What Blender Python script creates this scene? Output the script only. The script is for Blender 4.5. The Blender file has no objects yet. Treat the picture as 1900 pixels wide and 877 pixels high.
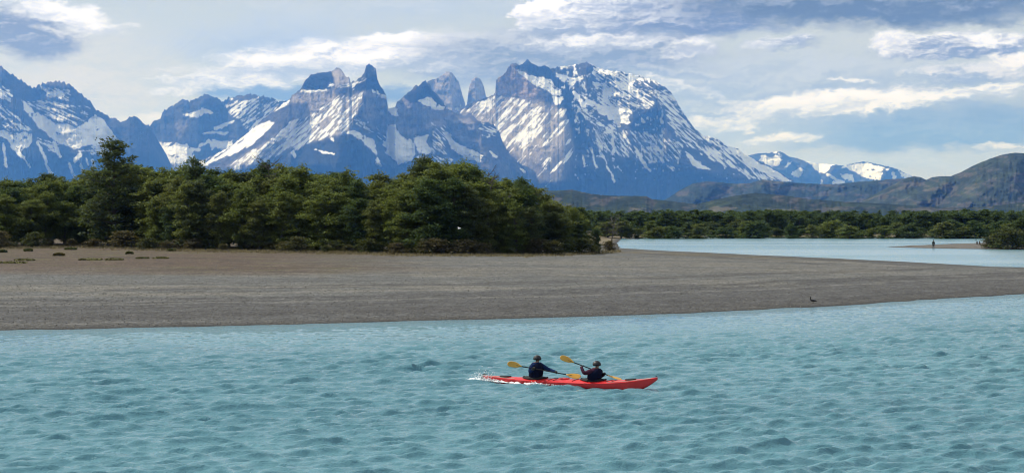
import bpy, math, random
import numpy as np
from mathutils import Vector, Matrix

S = bpy.context.scene
COL = S.collection
R = math.radians

# ------------------------------------------------------------------ camera
F = 2750.0            # focal length in photo pixels (1900 wide)
CAMH = 5.65           # eye height over the river
HZ = 405.0            # photo row of the horizon
cam_d = bpy.data.cameras.new('camera')
cam = bpy.data.objects.new('camera', cam_d)
COL.objects.link(cam)
cam.location = (0, 0, CAMH)
cam.rotation_euler = (R(90) - math.atan((438.5 - HZ) / F), 0, 0)
cam_d.sensor_width = 36.0
cam_d.lens = 36.0 * F / 1900.0
cam_d.clip_start = 0.5
cam_d.clip_end = 200000
S.camera = cam

# ------------------------------------------------------------------ sun, exposure
SUN_AZ = 68.0         # degrees left of the view direction
SUN_EL = 47.0
sun_d = bpy.data.lights.new('sun', 'SUN')
sun_d.energy = 4.6
sun_d.angle = R(0.53)
sun_d.color = (1.0, 0.95, 0.88)
sun = bpy.data.objects.new('sun', sun_d)
COL.objects.link(sun)
sv = Vector((-math.sin(R(SUN_AZ)) * math.cos(R(SUN_EL)), math.cos(R(SUN_AZ)) * math.cos(R(SUN_EL)), math.sin(R(SUN_EL))))
sun.rotation_euler = sv.to_track_quat('Z', 'Y').to_euler()
S.view_settings.view_transform = 'Standard'
S.view_settings.look = 'None'
S.view_settings.exposure = 0.0
S.view_settings.gamma = 1.0
S.view_settings.use_curve_mapping = False
S.cycles.use_denoising = True
S.cycles.filter_width = 1.1
S.cycles.sample_clamp_direct = 5.0
S.cycles.max_bounces = 6
S.cycles.transparent_max_bounces = 6
S.cycles.volume_bounces = 1
S.cycles.caustics_reflective = False
S.cycles.caustics_refractive = False
S.cycles.sample_clamp_indirect = 6.0


# ------------------------------------------------------------------ node helper
class NT:
    def __init__(self, tree):
        self.t = tree
        tree.nodes.clear()

    def n(self, typ, **kw):
        nd = self.t.nodes.new(typ)
        for k, v in kw.items():
            setattr(nd, k, v)
        return nd

    def put(self, sock, v):
        if isinstance(v, bpy.types.NodeSocket):
            self.t.links.new(v, sock)
        elif v is not None:
            if isinstance(v, (tuple, list)) and len(v) == 3 and sock.type == 'RGBA':
                v = (v[0], v[1], v[2], 1)
            sock.default_value = v

    def m(self, op, a, b=None, c=None, clamp=False):
        nd = self.n('ShaderNodeMath', operation=op, use_clamp=clamp)
        self.put(nd.inputs[0], a)
        self.put(nd.inputs[1], b)
        self.put(nd.inputs[2], c)
        return nd.outputs[0]

    def ss(self, x, a, b):      # smoothstep
        nd = self.n('ShaderNodeMapRange', interpolation_type='SMOOTHSTEP')
        self.put(nd.inputs[0], x)
        self.put(nd.inputs[1], a)
        self.put(nd.inputs[2], b)
        return nd.outputs[0]

    def lin(self, x, a, b, c=0.0, d=1.0):
        nd = self.n('ShaderNodeMapRange')
        for i, v in enumerate((x, a, b, c, d)):
            self.put(nd.inputs[i], v)
        return nd.outputs[0]

    def mix(self, f, a, b, mode='MIX'):
        nd = self.n('ShaderNodeMix', data_type='RGBA', blend_type=mode)
        self.put(nd.inputs[0], f)
        self.put(nd.inputs[6], a)
        self.put(nd.inputs[7], b)
        return nd.outputs[2]

    def xyz(self, x, y, z=0.0):
        nd = self.n('ShaderNodeCombineXYZ')
        self.put(nd.inputs[0], x)
        self.put(nd.inputs[1], y)
        self.put(nd.inputs[2], z)
        return nd.outputs[0]

    def noise(self, vec, scale=1.0, detail=4.0, rough=0.5, dist=0.0, col=False):
        nd = self.n('ShaderNodeTexNoise')
        self.put(nd.inputs['Vector'], vec)
        self.put(nd.inputs['Scale'], scale)
        self.put(nd.inputs['Detail'], detail)
        self.put(nd.inputs['Roughness'], rough)
        self.put(nd.inputs['Distortion'], dist)
        return nd.outputs['Color' if col else 'Fac']

    def vm(self, op, a, b=None):
        nd = self.n('ShaderNodeVectorMath', operation=op)
        self.put(nd.inputs[0], a)
        self.put(nd.inputs[1], b)
        return nd.outputs[0]


# ------------------------------------------------------------------ world: physical sky under broken cloud
W = bpy.data.worlds.new('World')
S.world = W
W.use_nodes = True
w = NT(W.node_tree)
BG = 0.1
W.cycles.sampling_method = 'MANUAL'
W.cycles.sample_map_resolution = 256
sky = w.n('ShaderNodeTexSky', sky_type='NISHITA', sun_disc=False)
sky.sun_elevation = R(SUN_EL)
sky.sun_rotation = R(-SUN_AZ)
sky.altitude = 50
sky.air_density = 1.0
sky.dust_density = 0.6
sky.ozone_density = 1.0
tc = w.n('ShaderNodeTexCoord')
sep = w.n('ShaderNodeSeparateXYZ')
w.put(sep.inputs[0], tc.outputs['Generated'])
dx, dy, dz = sep.outputs
az = w.m('ARCTAN2', dx, dy)
hor = w.m('SQRT', w.m('ADD', w.m('MULTIPLY', dx, dx), w.m('MULTIPLY', dy, dy)))
el = w.m('ARCTAN2', dz, hor)
# degrees
U = w.m('MULTIPLY', az, 180 / math.pi)
V = w.m('MULTIPLY', el, 180 / math.pi)
CLOUDS_HERE = True
# clouds: (photo px, py) turned into azimuth / elevation in degrees
def deg(px, py):
    x, z = (px - 950) / F, (HZ - py) / F
    return math.degrees(math.atan(x)), math.degrees(math.atan(z / math.sqrt(1 + x * x)))


PD = 1 / 48.0         # degrees in one photo pixel
uv = w.xyz(U, V, 0)
warp_b = w.noise(w.xyz(w.m('MULTIPLY', U, 0.55), w.m('MULTIPLY', V, 1.1), 3.3), 1.0, 5, 0.55, 0.0, True)
warp_s = w.noise(w.xyz(w.m('MULTIPLY', U, 1.6), w.m('MULTIPLY', V, 3.0), 9.1), 1.0, 5, 0.6, 0.3, True)
sb = w.n('ShaderNodeSeparateColor'); w.put(sb.inputs[0], warp_b)
sc_ = w.n('ShaderNodeSeparateColor'); w.put(sc_.inputs[0], warp_s)
Uw = w.m('ADD', U, w.m('MULTIPLY', w.m('SUBTRACT', sb.outputs[0], 0.5), 3.0))
Vw = w.m('ADD', V, w.m('ADD', w.m('MULTIPLY', w.m('SUBTRACT', sb.outputs[1], 0.5), 0.8), w.m('MULTIPLY', w.m('SUBTRACT', sc_.outputs[1], 0.5), 0.55)))
Uw = w.m('ADD', Uw, w.m('MULTIPLY', w.m('SUBTRACT', sc_.outputs[0], 0.5), 1.2))
# long streaks of thin high cloud, everywhere
streak = w.noise(w.xyz(w.m('MULTIPLY', Uw, 0.10), w.m('MULTIPLY', Vw, 0.55), 1.0), 1.0, 6, 0.6)
fine_a = w.noise(w.xyz(w.m('MULTIPLY', Uw, 0.40), w.m('MULTIPLY', Vw, 1.15), 5.0), 1.0, 7, 0.56)
fine_b = w.noise(w.xyz(w.m('MULTIPLY', U, 1.5), w.m('MULTIPLY', V, 3.6), 8.0), 1.0, 6, 0.62, 0.6)
fine = w.m('ADD', w.m('MULTIPLY', fine_a, 0.74), w.m('MULTIPLY', fine_b, 0.26))
# billows catch the light from the upper left: the same noise a step towards the sun
fa2 = w.noise(w.xyz(w.m('MULTIPLY', w.m('SUBTRACT', Uw, 0.28), 0.40), w.m('MULTIPLY', w.m('ADD', Vw, 0.20), 1.15), 5.0), 1.0, 7, 0.56)
fb2 = w.noise(w.xyz(w.m('MULTIPLY', w.m('SUBTRACT', U, 0.10), 1.5), w.m('MULTIPLY', w.m('ADD', V, 0.07), 3.6), 8.0), 1.0, 6, 0.62, 0.6)
relief = w.m('SUBTRACT', fine, w.m('ADD', w.m('MULTIPLY', fa2, 0.74), w.m('MULTIPLY', fb2, 0.26)))


def C(r, g, b, k=1.0):        # sRGB 0-255 seen in the sky -> radiance before the background strength
    f = lambda c: ((c / 255 + 0.055) / 1.055) ** 2.4 if c > 10 else c / 255 / 12.92
    return (f(r) * k / BG, f(g) * k / BG, f(b) * k / BG, 1)


def CH(r, g, b):              # the same seen through the valley haze: what the cloud itself must send
    c = C(r, g, b)
    g_ = lambda v, o_, s_: max(0.04, (v * BG - o_) / s_) / BG
    return (g_(c[0], 0.04, 0.89), g_(c[1], 0.10, 0.82), g_(c[2], 0.27, 0.56), 1)


base = sky.outputs[0]
# pale veil of high cloud
veil = w.lin(streak, 0.25, 0.75, 0.72, 0.97)
skycol = w.mix(veil, base, C(206, 214, 222))
# broken cloud overhead, outside the picture: same kind as in view
over = w.ss(V, 7.0, 13.0)
big = w.noise(tc.outputs['Generated'], 3.2, 6, 0.58)
oc = w.mix(w.ss(fine, 0.3, 0.7), C(168, 186, 208), C(240, 242, 244))
skycol = w.mix(w.m('MULTIPLY', w.ss(big, 0.36, 0.56), w.m('MULTIPLY', over, 0.92)), skycol, oc)


def cloud(px, py, rx, ry, tilt=0.0, bright=(232, 234, 236), dark=(160, 178, 202), edge=0.35, amt=1.0, flat=1.0, shade=0.0, nz=0.55):
    """one cloud bank: an ellipse in the sky with ragged edges, lit top, darker base"""
    global skycol
    u0, v0 = deg(px, py)
    a = R(tilt)
    du = w.m('SUBTRACT', Uw, u0)
    dv = w.m('SUBTRACT', Vw, v0)
    p = w.m('ADD', w.m('MULTIPLY', du, math.cos(a) / (rx * PD)), w.m('MULTIPLY', dv, math.sin(a) / (rx * PD)))
    q = w.m('ADD', w.m('MULTIPLY', du, -math.sin(a) / (ry * PD)), w.m('MULTIPLY', dv, math.cos(a) / (ry * PD)))
    if flat > 1.0:            # flat base: lower half squeezed
        q = w.m('MULTIPLY', q, w.lin(q, -0.01, 0.01, flat, 1.0))
    d = w.m('SQRT', w.m('ADD', w.m('MULTIPLY', p, p), w.m('MULTIPLY', q, q)))
    d = w.m('ADD', d, w.m('MULTIPLY', w.m('SUBTRACT', fine, 0.5), -nz * 1.9))
    den = w.m('MULTIPLY', w.ss(d, 1.08, 1.08 - edge * 1.25), amt)
    lit = w.m('ADD', w.m('MULTIPLY', q, 0.6), w.m('ADD', w.m('ADD', w.m('MULTIPLY', relief, 2.6), w.m('MULTIPLY', w.m('SUBTRACT', fine, 0.5), 2.0)), 0.42 + shade))
    c = w.mix(w.ss(lit, 0.0, 1.0), CH(*dark), CH(*bright))
    skycol = w.mix(den, skycol, c)


exec_clouds = [
    # px, py, rx, ry, tilt, bright, dark, edge, amt, flat, shade
    (120, 160, 330, 150, 0, (222, 222, 218), (205, 212, 216), 0.9, 0.8, 1, 0.3),      # creamy veil, left
    (520, 80, 270, 60, 2, (186, 204, 226), (172, 194, 222), 0.8, 0.85, 1, 0.0),       # blue gap
    (780, 15, 420, 40, 2, (202, 214, 226), (184, 202, 220), 0.8, 0.7, 1, 0.0),
    (1450, 180, 620, 110, 0, (196, 208, 222), (164, 184, 210), 0.6, 0.85, 1, 0.0),    # grey-blue right half
    (1770, 238, 330, 52, 3, (150, 174, 204), (132, 160, 196), 0.5, 0.95, 1, 0.0),     # dark band, right
    (1620, 300, 420, 28, 1, (200, 214, 226), (180, 200, 220), 0.8, 0.8, 1, 0.2),
    (300, 228, 130, 30, 6, (236, 236, 230), (206, 214, 222), 0.6, 0.95, 1, 0.3),      # cream by the notch
    (590, 174, 250, 22, 0, (150, 176, 208), (132, 162, 202), 0.35, 1.0, 1, -0.1),     # dark underside
    (470, 148, 190, 18, 4, (246, 248, 250), (190, 204, 222), 0.5, 1.0, 1, 0.1),
    (690, 108, 340, 50, 5, (255, 255, 255), (186, 200, 220), 0.45, 1.0, 1.6, 0.22),   # big lenticular
    (560, 128, 200, 14, 3, (214, 222, 234), (176, 194, 218), 0.6, 0.8, 1, -0.1),
    (880, 128, 190, 40, 0, (222, 228, 236), (152, 172, 202), 0.6, 0.95, 1, -0.1),
    (760, 75, 120, 16, -3, (255, 255, 255), (212, 222, 234), 0.5, 0.95, 1, 0.3),
    (330, 168, 75, 12, 5, (240, 242, 242), (200, 210, 222), 0.5, 0.95, 1, 0.2),
    (350, 148, 60, 6, 0, (232, 236, 238), (206, 214, 224), 0.6, 0.8, 1, 0.3),
    (55, 60, 110, 60, -10, (222, 226, 230), (140, 158, 188), 0.5, 1.0, 1, -0.25),     # top-left cloud
    (120, 22, 125, 26, -16, (252, 252, 250), (200, 210, 222), 0.45, 1.0, 1, 0.25),
    (1060, 95, 330, 62, 0, (194, 204, 218), (142, 162, 192), 0.45, 1.0, 1, -0.05),    # grey deck over the massif
    (1110, 28, 180, 55, 6, (252, 254, 255), (160, 178, 206), 0.35, 1.0, 1.3, 0.0),    # bright cumulus
    (990, 28, 62, 34, 20, (255, 255, 255), (200, 210, 224), 0.3, 1.0, 1, 0.25),
    (1290, 28, 200, 50, 0, (212, 220, 232), (128, 150, 188), 0.45, 1.0, 1, -0.1),
    (1640, 2, 440, 68, -2, (160, 176, 200), (112, 136, 172), 0.45, 1.0, 1.2, -0.15),    # dark mass, top right
    (1090, 82, 150, 20, 2, (248, 250, 252), (178, 192, 214), 0.5, 0.95, 1, 0.05),
    (1290, 88, 64, 20, 4, (248, 250, 252), (184, 196, 216), 0.5, 0.95, 1, 0.15),
    (1450, 80, 84, 16, 4, (236, 240, 246), (150, 170, 200), 0.5, 0.95, 1, 0.0),
    (1260, 160, 150, 13, -17, (236, 240, 244), (180, 196, 216), 0.6, 0.85, 1, 0.1),
    (1240, 130, 140, 14, -8, (206, 214, 226), (158, 178, 206), 0.7, 0.8, 1, 0.0),
    (1760, 92, 170, 30, 2, (252, 254, 255), (142, 162, 196), 0.35, 1.0, 1.4, 0.0),    # cumulus, right
    (1655, 85, 62, 28, 12, (255, 255, 255), (190, 202, 220), 0.35, 1.0, 1.2, 0.25),
    (1870, 112, 60, 14, 0, (252, 252, 252), (200, 210, 222), 0.5, 1.0, 1, 0.3),
    (1790, 140, 110, 22, 3, (228, 232, 240), (158, 178, 206), 0.5, 0.95, 1, 0.0),
    (1560, 190, 225, 25, 3, (255, 255, 255), (204, 214, 226), 0.4, 1.0, 1, 0.3),      # white lenticular, right
    (1470, 205, 130, 14, 4, (240, 244, 248), (188, 202, 220), 0.5, 0.9, 1, 0.1),
    (1760, 180, 205, 17, 7, (250, 252, 252), (188, 202, 220), 0.5, 1.0, 1, 0.2),
    (1580, 150, 50, 5, -8, (244, 246, 248), (210, 218, 228), 0.6, 0.85, 1, 0.3),
    (1350, 230, 90, 18, 0, (248, 250, 250), (190, 204, 222), 0.5, 1.0, 1, 0.2),
    (1450, 256, 90, 14, 6, (248, 250, 250), (190, 204, 222), 0.5, 1.0, 1, 0.2),
    (1860, 268, 90, 8, 0, (236, 240, 242), (196, 208, 222), 0.6, 0.9, 1, 0.3),
]
for c_ in exec_clouds:
    cloud(*c_)
bgn = w.n('ShaderNodeBackground')
w.put(bgn.inputs[0], skycol)
bgn.inputs[1].default_value = BG
wo = w.n('ShaderNodeOutputWorld')
w.t.links.new(bgn.outputs[0], wo.inputs[0])
# ------------------------------------------------------------------ numpy tools
rng = np.random.default_rng(7)
_T = rng.random((512, 512))


def vn(x, y, s=0):            # smooth value noise 0..1
    x = np.asarray(x, float) + s * 37.17
    y = np.asarray(y, float) + s * 91.31
    ix = np.floor(x).astype(np.int64)
    iy = np.floor(y).astype(np.int64)
    fx, fy = x - ix, y - iy
    fx = fx * fx * fx * (fx * (fx * 6 - 15) + 10)
    fy = fy * fy * fy * (fy * (fy * 6 - 15) + 10)
    a, b = ix & 511, (ix + 1) & 511
    c, d = iy & 511, (iy + 1) & 511
    return (_T[a, c] * (1 - fx) + _T[b, c] * fx) * (1 - fy) + (_T[a, d] * (1 - fx) + _T[b, d] * fx) * fy


def fbm(x, y, s=0, o=5, g=0.5):
    t, a, k = 0, 1.0, 0.0
    for i in range(o):
        t = t + a * vn(x * 2.03 ** i, y * 2.03 ** i, s + i)
        k += a
        a *= g
    return t / k


def rfbm(x, y, s=0, o=5, g=0.5):    # ridged
    t, a, k = 0, 1.0, 0.0
    for i in range(o):
        t = t + a * (1 - np.abs(2 * vn(x * 2.03 ** i, y * 2.03 ** i, s + i) - 1)) ** 1.5
        k += a
        a *= g
    return t / k


def sst(x, a, b):
    t = np.clip((x - a) / (b - a), 0, 1)
    return t * t * (3 - 2 * t)


def segd(px, py, pts):        # distance to a polyline
    d = np.full(np.shape(px), 1e9)
    for (x0, y0), (x1, y1) in zip(pts[:-1], pts[1:]):
        vx, vy = x1 - x0, y1 - y0
        t = np.clip(((px - x0) * vx + (py - y0) * vy) / (vx * vx + vy * vy + 1e-9), 0, 1)
        d = np.minimum(d, np.hypot(px - x0 - t * vx, py - y0 - t * vy))
    return d


def inpoly(px, py, pts):
    r = np.zeros(np.shape(px), bool)
    n = len(pts)
    for i in range(n):
        x0, y0 = pts[i]
        x1, y1 = pts[(i + 1) % n]
        if y0 == y1:
            continue
        r ^= ((y0 > py) != (y1 > py)) & (px < (x1 - x0) * (py - y0) / (y1 - y0) + x0)
    return r


def sdist(px, py, pts):       # signed distance, positive inside
    d = segd(px, py, list(pts) + [pts[0]])
    return np.where(inpoly(px, py, pts), d, -d)


def mesh_from(name, co, faces, mats=(), smooth=True):
    """co (n,3) array, faces (m,3|4) int array or list"""
    me = bpy.data.meshes.new(name)
    co = np.ascontiguousarray(co, np.float32)
    if isinstance(faces, np.ndarray):
        k = faces.shape[1]
        me.vertices.add(len(co))
        me.vertices.foreach_set('co', co.ravel())
        me.loops.add(faces.size)
        me.loops.foreach_set('vertex_index', faces.astype(np.int32).ravel())
        me.polygons.add(len(faces))
        me.polygons.foreach_set('loop_start', np.arange(0, faces.size, k, dtype=np.int32))
        me.polygons.foreach_set('loop_total', np.full(len(faces), k, np.int32))
        me.update(calc_edges=True)
    else:
        me.from_pydata([tuple(c) for c in co], [], faces)
        me.update()
    me.polygons.foreach_set('use_smooth', np.full(len(me.polygons), smooth))
    for m_ in mats:
        me.materials.append(m_)
    return me


def grid_faces(nr, nc):
    i = np.arange(nr * nc).reshape(nr, nc)
    return np.stack([i[:-1, :-1], i[:-1, 1:], i[1:, 1:], i[1:, :-1]], -1).reshape(-1, 4)


def add_attr(me, name, vals):
    vals = np.asarray(vals, np.float32)
    if vals.ndim == 1:
        a = me.attributes.new(name, 'FLOAT', 'POINT')
        a.data.foreach_set('value', vals)
    else:
        a = me.attributes.new(name, 'FLOAT_COLOR', 'POINT')
        v4 = np.ones((len(vals), 4), np.float32)
        v4[:, :3] = vals
        a.data.foreach_set('color', v4.ravel())


def ob(name, me, parent=None, **props):
    o = bpy.data.objects.new(name, me)
    COL.objects.link(o)
    if parent is not None:
        o.parent = parent
    for k, v in props.items():
        o[k] = v
    return o


def thing(name, label, category, loc=(0, 0, 0), rz=0.0, group=None):
    o = bpy.data.objects.new(name, None)
    COL.objects.link(o)
    o.empty_display_size = 0.2
    o.location = loc
    o.rotation_euler = (0, 0, rz)
    o['label'] = label
    o['category'] = category
    if group:
        o['group'] = group
    return o


def mat(name, build):
    m_ = bpy.data.materials.new(name)
    m_.use_nodes = True
    t = NT(m_.node_tree)
    out = t.n('ShaderNodeOutputMaterial')
    sh = build(t)
    t.t.links.new(sh, out.inputs[0])
    return m_


def pbsdf(t, color, rough=0.8, normal=None, **kw):
    b = t.n('ShaderNodeBsdfPrincipled')
    t.put(b.inputs['Base Color'], color)
    t.put(b.inputs['Roughness'], rough)
    if normal is not None:
        t.t.links.new(normal, b.inputs['Normal'])
    for k, v in kw.items():
        t.put(b.inputs[k.replace('_', ' ')], v)
    return b.outputs[0]


def bump(t, h, strength=0.5, dist=0.1):
    b = t.n('ShaderNodeBump')
    t.put(b.inputs['Height'], h)
    b.inputs['Strength'].default_value = strength
    b.inputs['Distance'].default_value = dist
    return b.outputs[0]


def plain(name, color, rough=0.6, var=0.15, scale=8.0, **kw):
    """a plain material with a little uneven colour"""
    def f(t):
        n_ = t.noise(t.n('ShaderNodeTexCoord').outputs['Object'], scale, 4, 0.6)
        k = t.lin(n_, 0.3, 0.7, 1 - var, 1 + var)
        c = t.vm('MULTIPLY', (color[0], color[1], color[2]), t.xyz(k, k, k))
        return pbsdf(t, c, rough, bump(t, n_, 0.15, 0.01), **kw)
    return mat(name, f)
# ------------------------------------------------------------------ mountains
# Each massif is a sheet of rock relief: its outline and its snowfields are read off the photo as directions,
# its distance (22-33 km) and its depth in metres make it a real mountain with spurs, walls, aprons and a back slope.
def za(*p):   # tracing frames of the enlarged photo crops -> photo px
    return [(x / 3.373, 100 + y / 3.373) for x, y in p]
def zb(*p):
    return [(360 + x / 3.373, 90 + y / 3.373) for x, y in p]
def zc(*p):
    return [(720 + x / 2.923, 90 + y / 2.923) for x, y in p]
def zd(*p):
    return [(1100 + x / 2.923, 90 + y / 2.923) for x, y in p]
def ze(*p):
    return [(1420 + x / 3.373, 240 + y / 3.373) for x, y in p]


def m_rock(t):
    at = t.n('ShaderNodeAttribute', attribute_name='rock')
    sn = t.n('ShaderNodeAttribute', attribute_name='snow')
    pos = t.n('ShaderNodeNewGeometry').outputs['Position']
    n1 = t.noise(pos, 0.012, 6, 0.62)
    k = t.lin(n1, 0.25, 0.75, 0.6, 1.4)
    rock = t.vm('MULTIPLY', at.outputs['Color'], t.xyz(k, k, k))
    c = t.mix(sn.outputs['Fac'], rock, (0.88, 0.89, 0.92))
    nb = bump(t, n1, 0.8, 55.0)
    return pbsdf(t, c, 0.85, nb, Specular_IOR_Level=0.0)


M_ROCK = mat('mountain_rock', m_rock)


def box(a, k):
    for ax in (0, 1):
        p = np.concatenate([np.repeat(np.take(a, [0], ax), k + 1, ax), a, np.repeat(np.take(a, [-1], ax), k, ax)], ax)
        c = np.cumsum(p, ax)
        n = a.shape[ax]
        a = (np.take(c, np.arange(2 * k + 1, 2 * k + 1 + n), ax) - np.take(c, np.arange(0, n), ax)) / (2 * k + 1)
    return a


def mountain(name, label, sil, base, Y0, k0, regions_snow, regions_rock, spurs=(), cliffs=(), rock=(0.10, 0.10, 0.11),
             na=70.0, ns=30.0, jit=1.5, rows=250, step=1.0, seed=1, back=3500.0, gen=None, fall=0.25, ycurve=None, low=None, iso=False):
    sx = np.array([p[0] for p in sil], float)
    sy = np.array([p[1] for p in sil], float)
    step = step * 1.2
    rows = int(rows * 0.85)
    px = np.arange(sx[0], sx[-1] + 0.01, step)
    top = np.interp(px, sx, sy)
    top = top - jit * ((rfbm(px / 8.0, px * 0 + 3.1, seed, 4, 0.65) - 0.45) * 3.6 + (vn(px / 2.6, px * 0, seed + 4) - 0.5) * 1.6)
    top = np.minimum(top, base - 1.0)
    t = np.linspace(0, 1, rows)[:, None]            # 0 = foot, 1 = crest
    PX = np.repeat(px[None, :], rows, 0)
    PY = base + (top[None, :] - base) * t
    # slope map: metres nearer per photo pixel down
    K = np.full(PX.shape, float(k0))
    wx = PX + 9 * (fbm(PX / 15, PY / 15, seed + 50, 5, 0.6) - 0.5)
    wy = PY + 9 * (fbm(PX / 15, PY / 15, seed + 60, 5, 0.6) - 0.5)
    for poly, kk in cliffs:
        m_ = sst(sdist(wx, wy, poly), -2.0, 2.0)
        K = K * (1 - m_) + kk * m_
    dpy = np.zeros_like(PY)
    dpy[:-1] = PY[:-1] - PY[1:]
    run = np.cumsum((K * dpy)[::-1], 0)[::-1]        # accumulated from the crest down
    Y = Y0 - run
    if ycurve is not None:
        Y = Y + ycurve(PX, PY)
    best = np.zeros_like(Y)
    for pts, A, wl, wr in spurs:
        ys = np.array([p[1] for p in pts]); xs = np.array([p[0] for p in pts])
        o_ = np.argsort(ys)
        cx = np.interp(PY, ys[o_], xs[o_])
        d = wx - cx + 10 * (fbm(PX / 30, PY / 12, seed + 66, 4) - 0.5)
        e = np.where(d < 0, -d / wl, d / wr)
        fade = sst(PY, ys.min() - 12, ys.min() + 10) * sst(PY, max(ys.max() + 35, 345), max(ys.max() - 15, 290))
        best = np.maximum(best, A * np.clip(1.06 - np.sqrt(e * e + 0.012), 0, 1) * fade)
    Y = Y - best
    # gullies and ribs running down the fall line, then rough rock
    lean = fall * (PY - base)
    lw = 14 * (fbm(PX / 40, PY / 40, seed + 5, 4) - 0.5)
    g1 = rfbm((PX + lean + lw) / ns, (PY + lw) / (ns * (1.0 if iso else 1.9)), seed + 3, 6, 0.58)
    g2 = 0.6 * fbm(PX / 22.0, PY / 22.0, seed + 9, 6, 0.6) + 0.4 * rfbm(PX / 12.0, PY / 12.0, seed + 12, 5, 0.6)
    edge = sst(PY - top[None, :], 0, 10)
    Y = Y - na * (g1 - 0.5) * (0.35 + 0.65 * edge) - na * 1.1 * (g2 - 0.5)
    # hollows hold the snow, ribs shed it
    conc = Y - box(Y, 7)
    conc = np.clip(conc / (np.std(conc) + 1e-6), -2, 2)
    # ---- snow and rock colour
    fieldmask = np.zeros_like(Y)
    if gen:
        fieldmask = gen(PX, PY, top[None, :])
    snow = sst(fieldmask + 0.11 * conc - fbm((PX + lean) / 5.0, PY / 7.0, seed + 21, 4, 0.6), -0.06, 0.12)
    for poly, cov, ang, ln, th in regions_snow:
        if len(poly) < 4:                                        # a gully: polyline
            d = th - segd(wx, wy, poly)
            m_ = sst(d, -1.3, 1.3)
        else:
            m_ = sst(sdist(wx, wy, poly), -2.5, 2.5)
        a = R(ang)
        uu = PX * math.cos(a) + PY * math.sin(a)
        vv = -PX * math.sin(a) + PY * math.cos(a)
        n_ = fbm(uu / ln, vv / (ln * 0.15 if ang else ln * 0.7), seed + 31, 4, 0.55)
        fb = 0.14 if ang else 0.26
        n_ = np.clip(((1 - fb) * n_ + fb * fbm(PX / 3.2, PY / 3.2, seed + 35, 3, 0.6) - 0.5) * 2.2 + 0.5, 0, 1)
        cov_ = cov
        if ang and len(poly) >= 4:                               # bare ribs between fuller snowfields
            cov_ = cov * (0.50 + 1.0 * fbm(PX / 38, PY / 30, seed + 37, 3, 0.6))
        s_ = sst(cov_ * m_ - (n_ - (0.07 if ang else 0.13) * conc) * (1.0 if len(poly) >= 4 else 0.6), -0.07, 0.17)
        if cov >= 0.55 and len(poly) >= 4:
            snow = snow * (1 - m_ * 0.6)
        snow = np.maximum(snow, s_ * (m_ > 0.02))
    RC = np.ones(PX.shape + (3,)) * np.array(rock)
    RC = RC * (0.55 + 0.9 * fbm(PX / 18, PY / 6, seed + 41, 5, 0.6))[..., None]
    pale = sst(fbm(PX / 26 + PY / 60, PY / 9, seed + 43, 5, 0.62), 0.52, 0.68)[..., None] * 0.55
    RC = RC * (1 - pale) + np.array((0.105, 0.092, 0.082)) * pale
    for poly, colr, soft in regions_rock:
        m_ = sst(sdist(wx, wy, poly), -soft, soft)[..., None]
        tex = (0.55 + 0.9 * fbm(PX / 4, PY / 14, seed + 45, 5, 0.62))[..., None]
        RC = RC * (1 - m_) + np.array(colr) * tex * m_
    if low is not None:
        l_, colr = low
        m_ = sst(PY + 10 * (g2 - 0.5), l_ - 14, l_ + 14)[..., None]
        RC = RC * (1 - m_) + np.array(colr) * m_
    # ---- to metres
    X3 = (PX - 950) / F * Y
    Z3 = CAMH + (HZ - PY) / F * Y
    co = np.stack([X3, Y, Z3], -1)
    b1 = co[-1].copy(); b1[:, 1] += back * 0.35; b1[:, 2] *= 0.72
    b2 = co[-1].copy(); b2[:, 1] += back; b2[:, 2] = -1.5
    co = np.concatenate([co, b1[None], b2[None]], 0)
    nr, nc = co.shape[:2]
    me = mesh_from(name, co.reshape(-1, 3), grid_faces(nr, nc), [M_ROCK])
    pad = lambda a: np.concatenate([a, a[-1:], a[-1:]], 0)
    add_attr(me, 'snow', pad(snow).ravel())
    add_attr(me, 'rock', pad(RC).reshape(-1, 3))
    return ob(name, me, kind='structure', label=label)


DARK = (0.020, 0.021, 0.025)
GRAN = (0.29, 0.262, 0.25)
TAN = (0.29, 0.262, 0.24)
LOWF = (0.032, 0.034, 0.032)

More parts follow.
